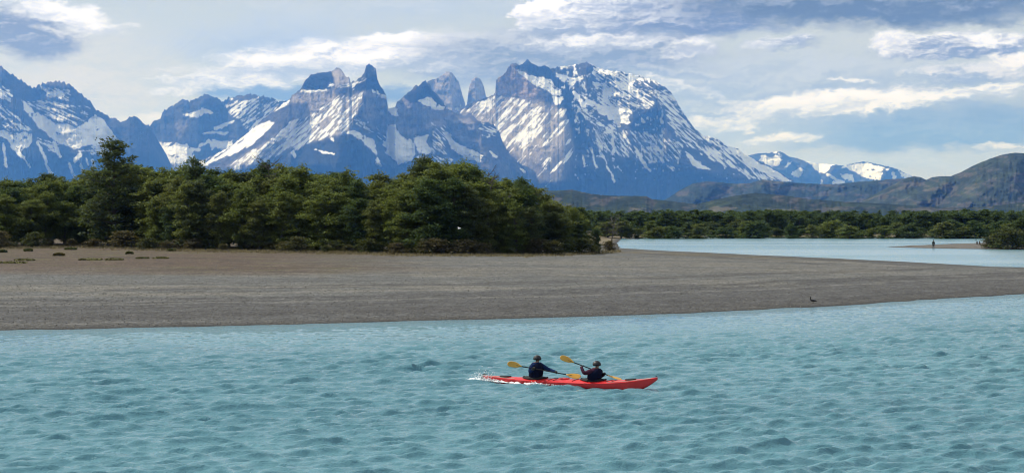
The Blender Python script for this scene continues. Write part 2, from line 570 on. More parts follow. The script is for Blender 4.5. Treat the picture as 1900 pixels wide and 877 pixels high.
# --- far left massif
silA = [(-520, 330), (-430, 250), (-330, 190), (-230, 120), (-140, 75), (-70, 92), (-20, 112)] + za((0, 75), (60, 125), (150, 180), (215, 215), (240, 200), (320, 180), (350, 172), (385, 183), (402, 170), (430, 190), (470, 220), (520, 265), (570, 305), (600, 355), (640, 370), (690, 405), (720, 412), (735, 405), (760, 430), (800, 405), (830, 392), (870, 405), (910, 440), (940, 462)) + [(282, 262), (286, 300), (290, 406)]
mountain('mountain', 'snow streaked blue massif at the left edge of the photo', silA, 408, 24500, 7.5, [
    (za((135, 285), (190, 320), (280, 395), (340, 440), (420, 445), (480, 460), (560, 430), (600, 385), (640, 405), (700, 475), (745, 540), (720, 600), (640, 640), (560, 575), (480, 590), (380, 570), (300, 510), (240, 470), (200, 400), (150, 350)), 1.02, 0, 12, 0),
    (za((0, 190), (60, 220), (85, 260), (65, 305), (0, 280)), 0.62, 35, 14, 0),
    (za((250, 210), (440, 225), (440, 300), (380, 285), (300, 270)), 0.55, 30, 14, 0),
    (za((140, 290), (330, 300), (560, 340), (560, 420), (480, 450), (340, 420), (200, 330)), 0.42, 25, 16, 0),
    (za((0, 480), (60, 480), (200, 500), (215, 545), (150, 610), (110, 590), (60, 540), (0, 520)), 0.78, 0, 9, 0),
    (za((0, 310), (120, 400), (200, 480), (60, 480), (0, 440)), 0.42, 40, 16, 0),
    (za((220, 520), (380, 570), (380, 640), (300, 600)), 0.55, 30, 8, 0),
    (za((470, 590), (620, 610), (600, 640), (500, 610)), 0.6, 10, 8, 0),
    (za((30, 500), (90, 580), (150, 650)), 0.9, 55, 9, 3.0), (za((240, 560), (280, 660), (320, 750)), 0.9, 60, 9, 2.6),
    (za((20, 560), (40, 700)), 0.9, 60, 9, 2.4), (za((340, 560), (380, 640)), 0.9, 60, 9, 3.0), (za((430, 690), (470, 770)), 0.9, 60, 9, 2.6),
    (za((505, 625), (470, 668)), 0.9, 60, 9, 3.0), (za((500, 700), (520, 750)), 0.9, 60, 9, 2.2), (za((545, 660), (550, 690)), 0.9, 60, 9, 2.0),
    (za((580, 670), (585, 700)), 0.9, 60, 9, 2.4), (za((150, 650), (190, 710)), 0.8, 60, 9, 1.6),
    ([(-400, 240), (-230, 130), (-140, 85), (-40, 130), (-10, 250), (-100, 300), (-300, 330)], 0.5, 40, 22, 0),
], [], spurs=[(za((0, 75), (120, 330), (250, 560)), 700, 70, 45), (za((402, 170), (470, 330), (490, 450), (520, 560)), 800, 60, 60), (za((700, 430), (800, 600)), 400, 40, 40), ([(-140, 75), (-160, 200)], 900, 120, 90)],
    cliffs=[(za((135, 285), (280, 395), (480, 460), (600, 385), (745, 540), (720, 600), (640, 640), (480, 590), (300, 510), (200, 400)), 2.6), (za((215, 215), (402, 175), (570, 310), (600, 390), (480, 455), (340, 430), (240, 300)), 3.0)], rock=(0.062, 0.062, 0.066), seed=3, low=(285, LOWF), rows=200, jit=2.4)

# --- back range between the left massif and the horns
silB = [(225, 400), (240, 330), (258, 270)] + za((940, 462), (970, 420), (990, 410), (1010, 400), (1020, 370), (1060, 335), (1100, 310), (1150, 288), (1200, 300), (1240, 280), (1260, 262), (1300, 252), (1340, 270), (1390, 297), (1440, 280), (1500, 265), (1560, 260), (1619, 265)) + [(493, 179), (508, 182), (517, 186), (530, 190), (560, 200), (620, 260), (680, 400)]
mountain('mountain', 'hazy blue ridge behind the left flank of the horned peaks', silB, 408, 27000, 6.0, [
    (za((850, 640), (960, 610), (1080, 580), (1110, 560), (1170, 575), (1190, 600), (1210, 660), (1180, 720), (1100, 730), (1000, 700), (930, 700), (870, 700)), 1.0, 0, 9, 0),
    (za((860, 560), (1000, 545), (1070, 560), (1050, 590), (960, 612), (870, 620)), 0.95, 0, 9, 0),
    (za((1150, 385), (1260, 340), (1330, 370), (1260, 395), (1230, 412)), 0.95, 0, 9, 0),
    (za((1310, 560), (1340, 540), (1450, 550), (1460, 590), (1330, 612)), 1.0, 0, 9, 0),
    (za((1190, 590), (1250, 590), (1255, 618), (1190, 610)), 0.9, 0, 9, 0),
    (za((1280, 495), (1420, 495)), 0.8, 0, 9, 2.4), (za((1350, 470), (1460, 425)), 0.8, 0, 9, 2.6), (za((1250, 575), (1310, 550)), 0.9, 0, 9, 2.6), (za((920, 490), (880, 560)), 0.9, 60, 9, 3.0),
    (za((1400, 310), (1619, 265), (1619, 420), (1500, 420), (1420, 380)), 0.5, -35, 18, 0),
    ([(425, 185), (517, 186), (525, 215), (500, 250), (455, 240)], 0.5, -40, 16, 0),
    ([(250, 290), (350, 285), (400, 320), (380, 360), (260, 350)], 0.8, 0, 10, 0),
], [(za((1100, 420), (1240, 410), (1230, 560), (1110, 550)), (0.17, 0.155, 0.15), 4)], spurs=[(za((1300, 252), (1200, 420), (1120, 560)), 500, 60, 70), (za((1560, 260), (1480, 420)), 500, 50, 60)],
    cliffs=[(za((850, 640), (1080, 580), (1170, 575), (1210, 660), (1100, 730), (870, 700)), 16.0), (za((940, 470), (1150, 300), (1400, 310), (1440, 440), (1300, 560), (1060, 560), (900, 560)), 2.0)], rock=(0.062, 0.062, 0.066), seed=8, rows=180, jit=2.6)

# --- rock towers behind
silD = [(770, 330), (780, 220)] + zc((215, 178), (260, 165), (290, 150), (310, 130), (345, 130), (360, 150), (385, 185), (400, 240), (418, 300)) + [(865, 206)] + zc((428, 305), (440, 210), (455, 170), (475, 155), (500, 165), (520, 205), (530, 255)) + [(904, 200), (912, 260), (920, 330)]
mountain('mountain', 'pinkish grey rock towers standing behind the horned peaks', silD, 408, 29500, 3.0, [
    (zc((330, 310), (400, 320), (390, 340), (340, 330)), 0.6, 0, 9, 0),
], [([(780, 130), (910, 130), (910, 230), (780, 230)], GRAN, 3)], spurs=[(zc((330, 130), (350, 300)), 500, 30, 14), (zc((478, 155), (480, 300)), 350, 14, 12)], cliffs=[([(770, 120), (920, 120), (920, 215), (770, 215)], 0.6)],
    rock=(0.2, 0.18, 0.17), na=30, ns=14, jit=0.6, step=0.7, rows=160, seed=12, back=1500)

# --- far right snow range
silF = [(1330, 340), (1360, 300)] + [(1394, 287), (1411, 284), (1428, 284), (1442, 281), (1452, 283), (1463, 290), (1480, 294), (1497, 300), (1524, 304), (1547, 305), (1562, 308), (1580, 304), (1598, 300), (1616, 302), (1633, 306), (1648, 309), (1663, 313), (1675, 319), (1690, 326), (1720, 340), (1760, 372), (1800, 395)]
mountain('mountain', 'distant low snowy range right of the big massif', silF, 408, 36000, 10.0, [
    (ze((-20, 165), (75, 160), (112, 190), (80, 232), (20, 220), (-40, 200)), 1.05, 0, 9, 0), (ze((110, 240), (172, 198), (168, 215), (120, 257)), 1.0, 0, 9, 0),
    (ze((70, 140), (130, 165), (100, 175), (60, 155)), 0.9, 0, 9, 0),
    (ze((155, 280), (225, 235), (252, 258), (205, 302)), 0.95, 0, 9, 0), (ze((262, 205), (435, 218), (372, 278), (300, 242)), 1.05, 0, 9, 0),
    (ze((390, 288), (485, 330), (430, 332)), 0.9, 0, 9, 3), (ze((475, 240), (560, 213), (700, 223), (772, 243), (725, 322), (640, 312), (560, 272)), 0.98, 0, 9, 0),
    (ze((455, 262), (550, 298), (545, 327), (490, 302)), 0.95, 0, 9, 0), (ze((788, 248), (818, 298), (802, 312), (790, 300)), 1.0, 0, 9, 0), (ze((838, 258), (912, 290), (872, 302), (850, 290)), 1.0, 0, 9, 0), (ze((350, 318), (345, 340)), 0.9, 60, 9, 2),
], [], spurs=[(ze((85, 140), (140, 290)), 700, 25, 18), (ze((440, 220), (400, 330)), 700, 30, 24), (ze((770, 232), (740, 320)), 700, 40, 16), (ze((240, 200), (290, 300)), 500, 25, 25)], rock=(0.06, 0.058, 0.062), seed=15, rows=110, na=60, ns=22, jit=0.5)

# --- the horned peaks
silC = zb((-60, 790), (-20, 740), (40, 702), (150, 655), (250, 598), (350, 520), (430, 450), (520, 370), (606, 318), (612, 298), (640, 275), (675, 250), (690, 215), (730, 170), (760, 165), (790, 152), (830, 155), (850, 150), (870, 140), (908, 122), (930, 145), (955, 180), (975, 190), (982, 215), (1010, 205), (1050, 180), (1070, 150), (1080, 110), (1095, 98), (1115, 115), (1140, 130), (1143, 190), (1160, 225), (1180, 260), (1203, 292), (1212, 360)) + zc((0, 330), (40, 320), (50, 285), (75, 275), (85, 262), (120, 235), (150, 205), (165, 210), (185, 185), (205, 180), (230, 195), (240, 230), (270, 250), (295, 280), (315, 320), (340, 335), (365, 355), (400, 365), (420, 370), (440, 350), (470, 375), (490, 395), (520, 405), (545, 400), (580, 425), (605, 455), (615, 490), (635, 540), (680, 600), (730, 655), (780, 690), (840, 750), (900, 800), (960, 880))
mountain('mountain', 'horned granite peaks with dark slate caps and snow streaked slopes', silC, 408, 23500, 8.0, [
    (zb((30, 712), (160, 650), (280, 575), (380, 500), (470, 448), (505, 462), (420, 560), (330, 625), (230, 665), (120, 722), (50, 745)), 0.84, -33, 26, 0),
    (zb((485, 385), (606, 318), (606, 345), (500, 405)), 0.72, -33, 14, 0),
    (zb((440, 590), (500, 585), (490, 640), (430, 640)), 0.6, -35, 10, 0),
    (zb((220, 730), (450, 590), (600, 460), (700, 430), (760, 480), (700, 560), (560, 640), (420, 730)), 0.46, -42, 24, 0),
    (zb((600, 460), (760, 400), (900, 300), (1060, 280), (1060, 330), (1000, 420), (985, 510), (900, 545), (760, 580), (640, 640), (560, 620)), 0.44, -45, 22, 0),
    (zb((860, 330), (940, 290), (1065, 280), (1055, 320), (960, 340), (890, 380)), 0.62, -45, 14, 0),
    (zb((640, 510), (740, 450), (765, 460), (690, 520), (600, 610), (590, 590)), 0.75, -42, 18, 0),
    (zb((675, 272), (830, 260)), 0.8, 0, 9, 1.8), (zb((850, 215), (905, 225), (975, 215), (985, 232), (880, 262), (840, 250)), 0.62, -15, 10, 0),
    (zb((980, 225), (1050, 190), (1095, 165), (1085, 205), (1020, 230), (985, 262)), 0.68, -35, 9, 0),
    (zb((1108, 258), (1205, 293), (1205, 312), (1150, 305)), 0.95, 0, 9, 0),
    (zb((930, 530), (990, 510), (1050, 540), (1125, 575), (1145, 660), (1120, 650), (1075, 595), (1000, 550)), 0.92, 0, 9, 0), (zb((1150, 690), (1160, 700)), 0.9, 0, 9, 3), (zb((1150, 715), (1165, 722)), 0.9, 0, 9, 3),
    (zb((1000, 435), (1080, 465), (1125, 535), (1080, 512), (1020, 485)), 0.62, 35, 10, 0), (zb((1150, 500), (1240, 590), (1200, 600), (1150, 560)), 0.45, 40, 10, 0),
    (zb((1250, 465), (1285, 540), (1380, 598), (1395, 660), (1335, 715), (1285, 705), (1180, 600), (1235, 540)), 1.1, 0, 12, 0),
    (zb((1218, 378), (1272, 368), (1278, 420), (1245, 425)), 0.85, 0, 8, 0),
    (zb((360, 640), (420, 625), (420, 645), (370, 690)), 0.8, -35, 9, 0), (zb((255, 740), (300, 715), (280, 755), (260, 760)), 0.9, -35, 9, 0),
    (zb((760, 640), (880, 655)), 0.5, 0, 9, 1.5), (zb((860, 565), (870, 570)), 0.9, 0, 9, 2.5), (zb((620, 655), (635, 670)), 0.9, 0, 9, 2.5),
    (zc((165, 280), (230, 268), (312, 320), (300, 337), (240, 327), (190, 302)), 0.92, 0, 9, 0),
    (zc((128, 490), (218, 468), (205, 510), (242, 550), (220, 572), (170, 562)), 0.85, -35, 10, 0),
    (zc((-10, 420), (40, 405), (62, 470), (132, 520), (142, 600), (60, 625), (-10, 560)), 1.1, 0, 12, 0),
    (zc((303, 452), (342, 468), (352, 500), (420, 540), (445, 548), (525, 580), (495, 612), (420, 602), (360, 562), (330, 520)), 0.98, 0, 9, 0),
    (zc((240, 400), (310, 420), (320, 570), (240, 590)), 0.42, 45, 9, 0), (zc((150, 580), (215, 585), (205, 645), (175, 625)), 0.72, -35, 9, 0), (zc((500, 395), (592, 430), (590, 475), (520, 470)), 0.5, 20, 9, 0),
    (zc((555, 560), (585, 590)), 0.9, 0, 9, 1.8), (zc((720, 650), (780, 690)), 0.7, 0, 9, 2.0), (zc((480, 430), (560, 450), (560, 500), (500, 480)), 0.4, 0, 9, 0), (zc((220, 590), (360, 590), (350, 620), (240, 640)), 0.5, 30, 9, 0),
], [
    (zb((612, 298), (700, 262), (880, 260), (890, 320), (820, 420), (700, 430), (620, 450)), GRAN, 3),
    (zb((860, 330), (1060, 285), (1065, 340), (990, 440), (980, 520), (860, 560), (700, 600), (560, 640), (400, 740), (200, 740), (450, 585), (620, 470), (800, 430)), TAN, 5),
    (zb((1065, 270), (1205, 300), (1215, 370), (1255, 460), (1230, 540), (1130, 520), (1060, 430), (1050, 340)), (0.22, 0.20, 0.195), 3),
    (zb((675, 255), (700, 190), (800, 140), (900, 160), (880, 255), (690, 262)), DARK, 2),
    (zb((980, 260), (1060, 170), (1090, 90), (1150, 120), (1160, 225), (1210, 300), (1110, 262), (1050, 275)), DARK, 2),
    (zb((860, 150), (908, 118), (985, 210), (960, 240), (890, 240)), GRAN, 2),
    (zc((40, 285), (90, 270), (190, 310), (350, 340), (340, 440), (250, 420), (130, 480), (50, 450)), (0.21, 0.19, 0.185), 3),
    (zc((85, 265), (200, 175), (240, 230), (310, 320), (190, 290), (120, 300)), DARK, 2),
    (zc((330, 380), (440, 380), (500, 430), (500, 560), (430, 530), (340, 460)), (0.2, 0.185, 0.18), 4),
    (zb((690, 610), (850, 560), (1000, 545), (1120, 650), (1290, 720), (1300, 860), (500, 860), (500, 730)), LOWF, 6),
    (zc((480, 560), (640, 560), (780, 690), (860, 760), (860, 900), (300, 900), (300, 640), (480, 620)), (0.10, 0.095, 0.095), 6),
], spurs=[
    (zb((606, 318), (560, 480), (420, 640), (330, 760)), 900, 90, 60), (zb((1075, 150), (1060, 290), (985, 470), (960, 560), (860, 760)), 1300, 150, 60),
    (zb((985, 540), (1100, 640), (1250, 760)), 900, 120, 40), (zb((675, 410), (650, 520), (600, 600)), 500, 30, 20),
    (zb((960, 180), (900, 260), (880, 330)), 400, 30, 20), (zc((205, 180), (150, 260), (55, 420), (60, 470)), 700, 50, 70), (zc((262, 410), (300, 520), (330, 640)), 700, 50, 26), (zc((470, 380), (520, 560), (600, 700)), 900, 60, 50), (zc((590, 430), (600, 540), (700, 640), (830, 750)), 500, 60, 30),
], cliffs=[
    (zb((612, 305), (700, 265), (880, 260), (890, 320), (820, 420), (700, 430), (620, 450)), 0.5),
    (zb((675, 255), (700, 190), (800, 140), (880, 160), (870, 255)), 2.0),
    (zb((1065, 280), (1205, 300), (1215, 370), (1255, 460), (1230, 540), (1130, 520), (1060, 430)), 0.5), (zb((1080, 100), (1150, 120), (1160, 225), (1190, 280), (1090, 250)), 1.5),
    (zc((40, 285), (90, 275), (190, 310), (350, 340), (340, 440), (250, 420), (130, 480), (50, 450)), 0.8), (zc((330, 380), (440, 380), (500, 430), (500, 560), (430, 530), (340, 460)), 1.5), (zb((1250, 465), (1285, 540), (1380, 598), (1395, 660), (1335, 715), (1285, 705), (1180, 600), (1235, 540)), 3.0),
], rock=(0.078, 0.075, 0.076), na=60, ns=30, seed=21, rows=270, step=0.9, fall=0.35)

# --- the big dome massif
silE = [(800, 400), (815, 300), (832, 235)] + zc((365, 355), (400, 330), (430, 310), (480, 285), (530, 265), (570, 255), (582, 250), (585, 175), (610, 155), (640, 130), (665, 85), (690, 80), (710, 95), (755, 65), (780, 85), (800, 95), (830, 105), (850, 90), (880, 115), (910, 110), (940, 98), (980, 98), (1030, 85), (1075, 75)) + zd((0, 92), (60, 115), (130, 125), (200, 140), (270, 155), (340, 180), (390, 215), (430, 245), (460, 300), (490, 350), (520, 395), (550, 435), (590, 470), (640, 480), (680, 495), (720, 520), (780, 545), (820, 570), (870, 600), (950, 640), (1020, 680), (1080, 715), (1150, 760), (1230, 830), (1300, 900))


def genE(PX, PY, top):
    hi = sst(PY, 300, 170)
    return 0.36 * hi * sst(PX, 1010, 1050) + 0.22 * sst(PY, 345, 310) * sst(PX, 1050, 1090) * (1 - hi)


mountain('mountain', 'broad dome shaped massif with bright snow bowl and streaked left slope', silE, 408, 25500, 8.5, [
    (zc((395, 348), (500, 282), (600, 262), (835, 298), (800, 350), (700, 420), (620, 492), (600, 440), (540, 400), (480, 390), (430, 352)), 0.58, -48, 30, 0),
    (zc((830, 300), (965, 330), (1005, 560), (900, 720), (850, 752), (760, 660), (680, 602), (620, 492), (700, 420)), 0.38, -50, 30, 0),
    (zc((690, 112), (760, 148), (860, 158), (935, 232), (942, 262), (890, 252), (840, 218), (790, 195), (720, 152)), 0.86, 30, 12, 0),
    (zc((893, 262), (948, 262), (942, 302), (905, 304)), 1.0, 0, 9, 0),
    (zc((888, 118), (950, 150), (1055, 165), (1005, 202), (930, 172)), 0.78, 0, 9, 0),
    (zc((1048, 248), (1092, 278), (1180, 318), (1285, 328), (1315, 402), (1290, 418), (1220, 388), (1110, 332), (1075, 300)), 1.05, 0, 12, 0),
    (zc((1100, 178), (1180, 188), (1205, 240), (1190, 300), (1160, 300), (1160, 215), (1120, 200)), 0.75, 0, 9, 0),
    (zc((1105, 88), (1200, 128), (1300, 150), (1403, 158), (1403, 185), (1320, 170), (1340, 260), (1310, 270), (1260, 160), (1180, 150)), 0.7, 40, 12, 0),
    (zc((1040, 375), (1100, 480), (1170, 570), (1192, 640)), 0.95, 55, 9, 4.0), (zc((1192, 640), (1235, 722)), 0.8, 55, 9, 1.8), (zc((1125, 440), (1165, 470), (1165, 550), (1130, 520)), 0.9, 0, 9, 0),
    (zc((1015, 240), (1062, 312)), 0.9, 0, 9, 3.6), (zc((1100, 545), (1135, 650)), 0.7, 60, 9, 2.0), (zc((1212, 490), (1222, 560)), 0.8, 60, 9, 2.6), (zc((1350, 560), (1403, 640)), 0.9, 60, 9, 2.6), (zc((1060, 590), (1065, 640)), 0.7, 60, 9, 1.8),
    (zc((1020, 310), (1070, 330), (1180, 400), (1260, 420), (1180, 480), (1130, 440), (1060, 380)), 0.62, 40, 12, 0),
    (zd((0, 100), (120, 130), (340, 185), (420, 250), (330, 280), (340, 330), (250, 330), (180, 400), (90, 360), (0, 240)), 0.50, 35, 16, 0),
    (zd((330, 245), (432, 252), (472, 350), (550, 440), (640, 482), (780, 548), (950, 640), (1092, 716), (1000, 722), (800, 692), (640, 602), (520, 540), (430, 450), (380, 350)), 0.58, 40, 16, 0),
    (zd((690, 500), (820, 570), (1085, 716), (1010, 712), (880, 650), (800, 600)), 1.0, 0, 12, 0),
    (zd((490, 548), (560, 600), (642, 662), (625, 676), (540, 632)), 0.98, 0, 9, 0), (zd((370, 608), (462, 660), (430, 674), (400, 640)), 0.85, 0, 9, 0),
    (zd((40, 430), (330, 460), (500, 520), (480, 600), (300, 620), (60, 560)), 0.42, 50, 14, 0), (zd((240, 560), (305, 660)), 0.8, 55, 9, 2.0),
    (zd((0, 420), (60, 440), (60, 560), (20, 540), (0, 500)), 0.6, 60, 12, 0),
], [
    (zc((582, 255), (585, 170), (665, 85), (700, 110), (790, 190), (830, 230), (790, 270), (700, 260)), (0.34, 0.27, 0.235), 3),
    (zc((395, 348), (580, 255), (830, 290), (965, 330), (1005, 560), (900, 760), (760, 660), (600, 480)), TAN, 6),
    (zc((700, 100), (755, 60), (880, 110), (1020, 220), (1080, 400), (1080, 520), (1010, 480), (960, 330), (900, 200), (800, 150)), DARK, 4),
    (zc((740, 620), (1000, 520), (1010, 780), (840, 780)), (0.13, 0.122, 0.118), 14),
    (zd((190, 420), (300, 338), (380, 338), (402, 430), (340, 455), (240, 465)), DARK, 3),  # triangular face in shadow: its shade is put into the rock colour
    (zd((-100, 640), (300, 600), (700, 700), (900, 760), (900, 900), (-300, 900)), LOWF, 10),
], spurs=[
    (zc((755, 65), (880, 200), (960, 330), (1000, 480), (960, 640), (900, 760)), 1350, 220, 85), (zc((700, 85), (790, 190), (830, 290)), 520, 62, 26), (zc((1075, 75), (1050, 220), (1070, 420), (1160, 700)), 480, 70, 60),
    (zd((340, 180), (380, 330), (480, 520), (640, 700)), 900, 90, 80), (zd((60, 115), (150, 230), (220, 330)), 600, 40, 60), (zd((150, 420), (180, 640)), 400, 40, 40), (zd((590, 470), (700, 640), (760, 720)), 500, 60, 60), (zd((330, 460), (400, 640)), 400, 40, 40),
], cliffs=[
    (zc((582, 255), (585, 170), (665, 85), (700, 110), (790, 190), (830, 230), (790, 262), (700, 258)), 1.0),
    (zd((190, 420), (300, 338), (380, 338), (402, 430), (340, 455), (240, 465)), 0.5), (zc((960, 300), (1020, 240), (1090, 420), (1120, 560), (1020, 520)), 2.5),
], rock=(0.060, 0.059, 0.062), na=75, ns=32, seed=33, rows=280, step=0.95, gen=genE, fall=-0.15)

# --- nearer bare hills
def m_hill(t):
    pos = t.n('ShaderNodeNewGeometry').outputs['Position']
    at = t.n('ShaderNodeAttribute', attribute_name='rock')
    n1 = t.noise(pos, 0.02, 8, 0.65)
    n2 = t.noise(pos, 0.004, 4, 0.6)
    k = t.lin(n1, 0.3, 0.7, 0.62, 1.38)
    c = t.vm('MULTIPLY', at.outputs['Color'], t.xyz(k, k, k))
    c = t.mix(t.ss(n2, 0.5, 0.62), c, t.vm('MULTIPLY', c, (1.35, 1.32, 1.1)))
    return pbsdf(t, c, 0.95, bump(t, n1, 0.4, 8.0), Specular_IOR_Level=0.0)


M_HILL = mat('hill_scrub', m_hill)


def hill(name, label, sil, Y0, k0, rock, na, ns, seed, spurs=(), back=1500, step=1.6, rows=70):
    o = mountain(name, label, sil, 408, Y0, k0, [], [], spurs=spurs, rock=rock, na=na, ns=ns, jit=0.35, rows=rows, step=step, seed=seed, back=back, fall=0.0, iso=True)
    o.data.materials.clear()
    o.data.materials.append(M_HILL)
    return o


silH = [(1150, 400), (1237, 369), (1261, 353), (1285, 341), (1312, 336), (1333, 338), (1363, 341), (1391, 340), (1415, 333), (1439, 336), (1469, 339), (1510, 341), (1545, 342), (1583, 338), (1627, 335), (1657, 332), (1700, 331), (1760, 340), (1850, 372), (1900, 400)]
hill('hill', 'rounded dark scrub hill in front of the dome shaped massif', silH, 11000, 14, (0.030, 0.042, 0.034), 130, 38, 41, spurs=[([(1312, 336), (1280, 380)], 260, 60, 60), ([(1415, 333), (1380, 385)], 300, 60, 60), ([(1600, 336), (1640, 385)], 300, 80, 60)])
silG = [(1600, 385), (1657, 345), (1675, 332), (1696, 327), (1708, 329), (1719, 334), (1728, 329), (1746, 327), (1764, 327), (1782, 320), (1800, 310), (1820, 301), (1841, 293), (1859, 287), (1880, 284), (1899, 284), (1960, 270), (2060, 262), (2200, 270), (2400, 310), (2600, 400)]
hill('hill', 'higher bare hill climbing out of the photo at the right edge', silG, 8200, 12, (0.036, 0.047, 0.036), 130, 44, 44, spurs=[([(1880, 284), (1790, 385)], 420, 70, 110), ([(1764, 327), (1700, 385)], 250, 40, 60)])
silI = [(860, 400), (920, 372), (994, 352), (1028, 354), (1062, 352), (1096, 360), (1130, 363), (1199, 364), (1210, 370), (1237, 372), (1292, 379), (1330, 370), (1370, 362), (1401, 358), (1450, 362), (1500, 369), (1560, 374), (1640, 378), (1720, 383), (1800, 386), (1860, 380), (1910, 374), (2000, 378), (2200, 400)]
hill('hill', 'low scrub covered rise just above the far trees', silI, 5200, 16, (0.030, 0.041, 0.031), 70, 34, 47, back=900)
# ------------------------------------------------------------------ river, gravel bar, banks
def gp(px, py, z=0.0):        # photo pixel on level z -> ground point
    y = F * (CAMH - z) / (py - HZ)
    return ((px - 950) / F * y, y)


shore_near = [gp(*p) for p in ((0, 613), (200, 609), (400, 605), (700, 597), (1000, 590), (1150, 585), (1300, 580), (1500, 570), (1700, 558), (1900, 545))]
shore_back = [gp(*p) for p in ((1900, 498), (1750, 489), (1600, 482), (1400, 473), (1250, 466), (1150, 460))]
shore_far = [gp(*p) for p in ((1146, 452), (1152, 443), (1200, 441), (1300, 440), (1500, 440), (1650, 441), (1800, 441), (1900, 441))]
LAND = [(-60000, 300), (-2000, 110), (-200, 72), (-60, 72.5)] + shore_near + [(50, 119), (66, 130), (75, 142), (71, 156)] + shore_back + shore_far + [(260, 440), (600, 520), (2000, 900), (60000, 9000), (60000, 60000), (-60000, 60000)]
SPIT = [gp(1640, 457.5), gp(1700, 460), gp(1760, 461), gp(1830, 462), gp(1900, 463), (150, 258), (230, 262), (300, 300), (230, 350), gp(1900, 449), gp(1830, 450), gp(1770, 452), gp(1700, 455)]
NEARB = [(-60000, -60000), (60000, -60000), (60000, -900), (400, 2), (60, 8), (0, 9), (-60, 6), (-400, -5), (-60000, -300)]


def height(X, Y):
    w1 = 1.2 * (fbm(X / 7, Y / 7, 70, 3) - 0.5) + 0.9 * (fbm(X / 1.6, Y / 1.6, 73, 3) - 0.5) * sst(Y, 140, 120)
    sl = sdist(X, Y, LAND) + w1
    ss_ = sdist(X, Y, SPIT) + w1 * 2.5
    sn = sdist(X, Y, NEARB) + w1

    def prof(s):
        up = np.where(s < 6, s * 0.055, 0.33 + (s - 6) * 0.016)
        up = np.minimum(up, 1.15 + 0.25 * np.tanh((s - 58) / 40))
        return np.where(s > 0, up, np.maximum(s * 0.10, -2.2))
    z = prof(sl)
    z = np.maximum(z, np.where(ss_ > 0, np.minimum(ss_ * 0.03, 0.45), np.maximum(ss_ * 0.05, -2.2)))
    z = np.maximum(z, np.where(sn > 0, np.minimum(sn * 0.5, 3.9), np.maximum(sn * 0.3, -2.2)))
    land = sst(np.maximum(sl, ss_), 0.5, 12)
    z = z + land * (0.16 * (fbm(X / 9, Y / 9, 71, 4) - 0.5) + 0.05 * (fbm(X / 1.8, Y / 1.8, 72, 3) - 0.5))
    # low terrace scarp along the waterline, cut bank at the wood's edge
    z = z + 0.10 * sst(sl, 15, 17) * sst(sl, 60, 20)
    # ground climbs gently behind the far wood and fades to the plain
    z = z + 4.5 * sst(Y, 450, 620) * sst(X, 0, 40) * sst(Y, 3000, 1200)
    return z, sl, ss_, sn


def axis(parts):
    out = []
    for a, b, d in parts:
        out.append(np.linspace(a, b, max(2, int(round(abs(b - a) / d)) + 1))[:-1])
    out.append([parts[-1][1]])
    return np.concatenate(out)


gx = axis([(-50000, -10000, 10000), (-10000, -2000, 2000), (-2000, -300, 170), (-300, -110, 10), (-110, -60, 2), (-60, 60, 0.5), (60, 160, 1.0), (160, 320, 8), (320, 2000, 170), (2000, 10000, 2000), (10000, 50000, 10000)])
gy = axis([(-3000, -100, 480), (-100, 0, 10), (0, 70, 3), (70, 130, 0.45), (130, 300, 0.9), (300, 480, 2.2), (480, 700, 20), (700, 3000, 230), (3000, 10000, 1000), (10000, 50000, 5000)])
GX, GY = np.meshgrid(gx, gy)
GZ, SL, SSP, SN = height(GX, GY)
# colours: real ground tones
PXg = 950 + F * GX / np.maximum(GY, 1.0)
n1 = fbm(GX / 6, GY / 3, 81, 5, 0.6)
n2 = fbm(GX / 22, GY / 10, 82, 4, 0.55)
gcol = np.ones(GX.shape + (3,)) * np.array((0.098, 0.100, 0.096))


def lay(m_, c):
    global gcol
    m_ = np.clip(m_, 0, 1)[..., None]
    gcol = gcol * (1 - m_) + np.array(c) * m_


lay(sst(n2 + 0.25 * (n1 - 0.5), 0.5, 0.62) * 0.7, (0.122, 0.118, 0.106))                       # paler dry patches
lay(sst(SL + 9 * (n2 - 0.5) + 3 * (n1 - 0.5), 17.5, 15.5) * 0.9, (0.074, 0.074, 0.073))         # coarser dark stones by the river
slw = SL + 2.2 * (n2 - 0.5) + 1.2 * (n1 - 0.5)
bands = vn(slw / 0.9, GX / 60, 95) * 0.6 + vn(slw / 2.6, GX / 90, 96) * 0.4
lay(sst(bands, 0.54, 0.70) * sst(SL, 40, 24) * 0.7, (0.058, 0.056, 0.054))                     # old waterlines
lay(sst(bands, 0.42, 0.26) * sst(SL, 50, 30) * 0.65, (0.136, 0.132, 0.120))
lay(sst(fbm(GX / 14, GY / 2.4, 97, 5, 0.6), 0.55, 0.66) * sst(SL, 16, 22) * 0.55, (0.155, 0.145, 0.122))
lay(sst(segd(GX, GY, [(22, 205), (34, 190), (46, 182)]) + 5 * (n1 - 0.5), 5, 2) * 0.6, (0.055, 0.053, 0.05))
lay(sst(SL + 2.5 * (n1 - 0.5), 2.6, 1.2) * 0.8, (0.095, 0.094, 0.088))
lay(sst(SL + 2.4 * (n1 - 0.5), 2.4, 1.4) * 0.75, (0.060, 0.058, 0.054))
lay(sst(SL + 0.9 * (n1 - 0.5), 0.95, 0.35), (0.038, 0.037, 0.035))                               # wet edge
brown = sst(-GX + 18 * (n2 - 0.5), 2, 30) * sst(GY + 26 * (n2 - 0.5), 116, 142)
lay(brown * 0.9, (0.080, 0.056, 0.040))
lay(brown * sst(n1, 0.52, 0.62) * 0.6, (0.050, 0.042, 0.030))
lay(brown * sst(fbm(GX / 4, GY / 2, 99, 4), 0.60, 0.70) * 0.6, (0.090, 0.085, 0.040))
lay(sst(n1, 0.55, 0.66) * sst(GY, 170, 185) * 0.7, (0.105, 0.088, 0.050))                       # dry grass at the wood's edge
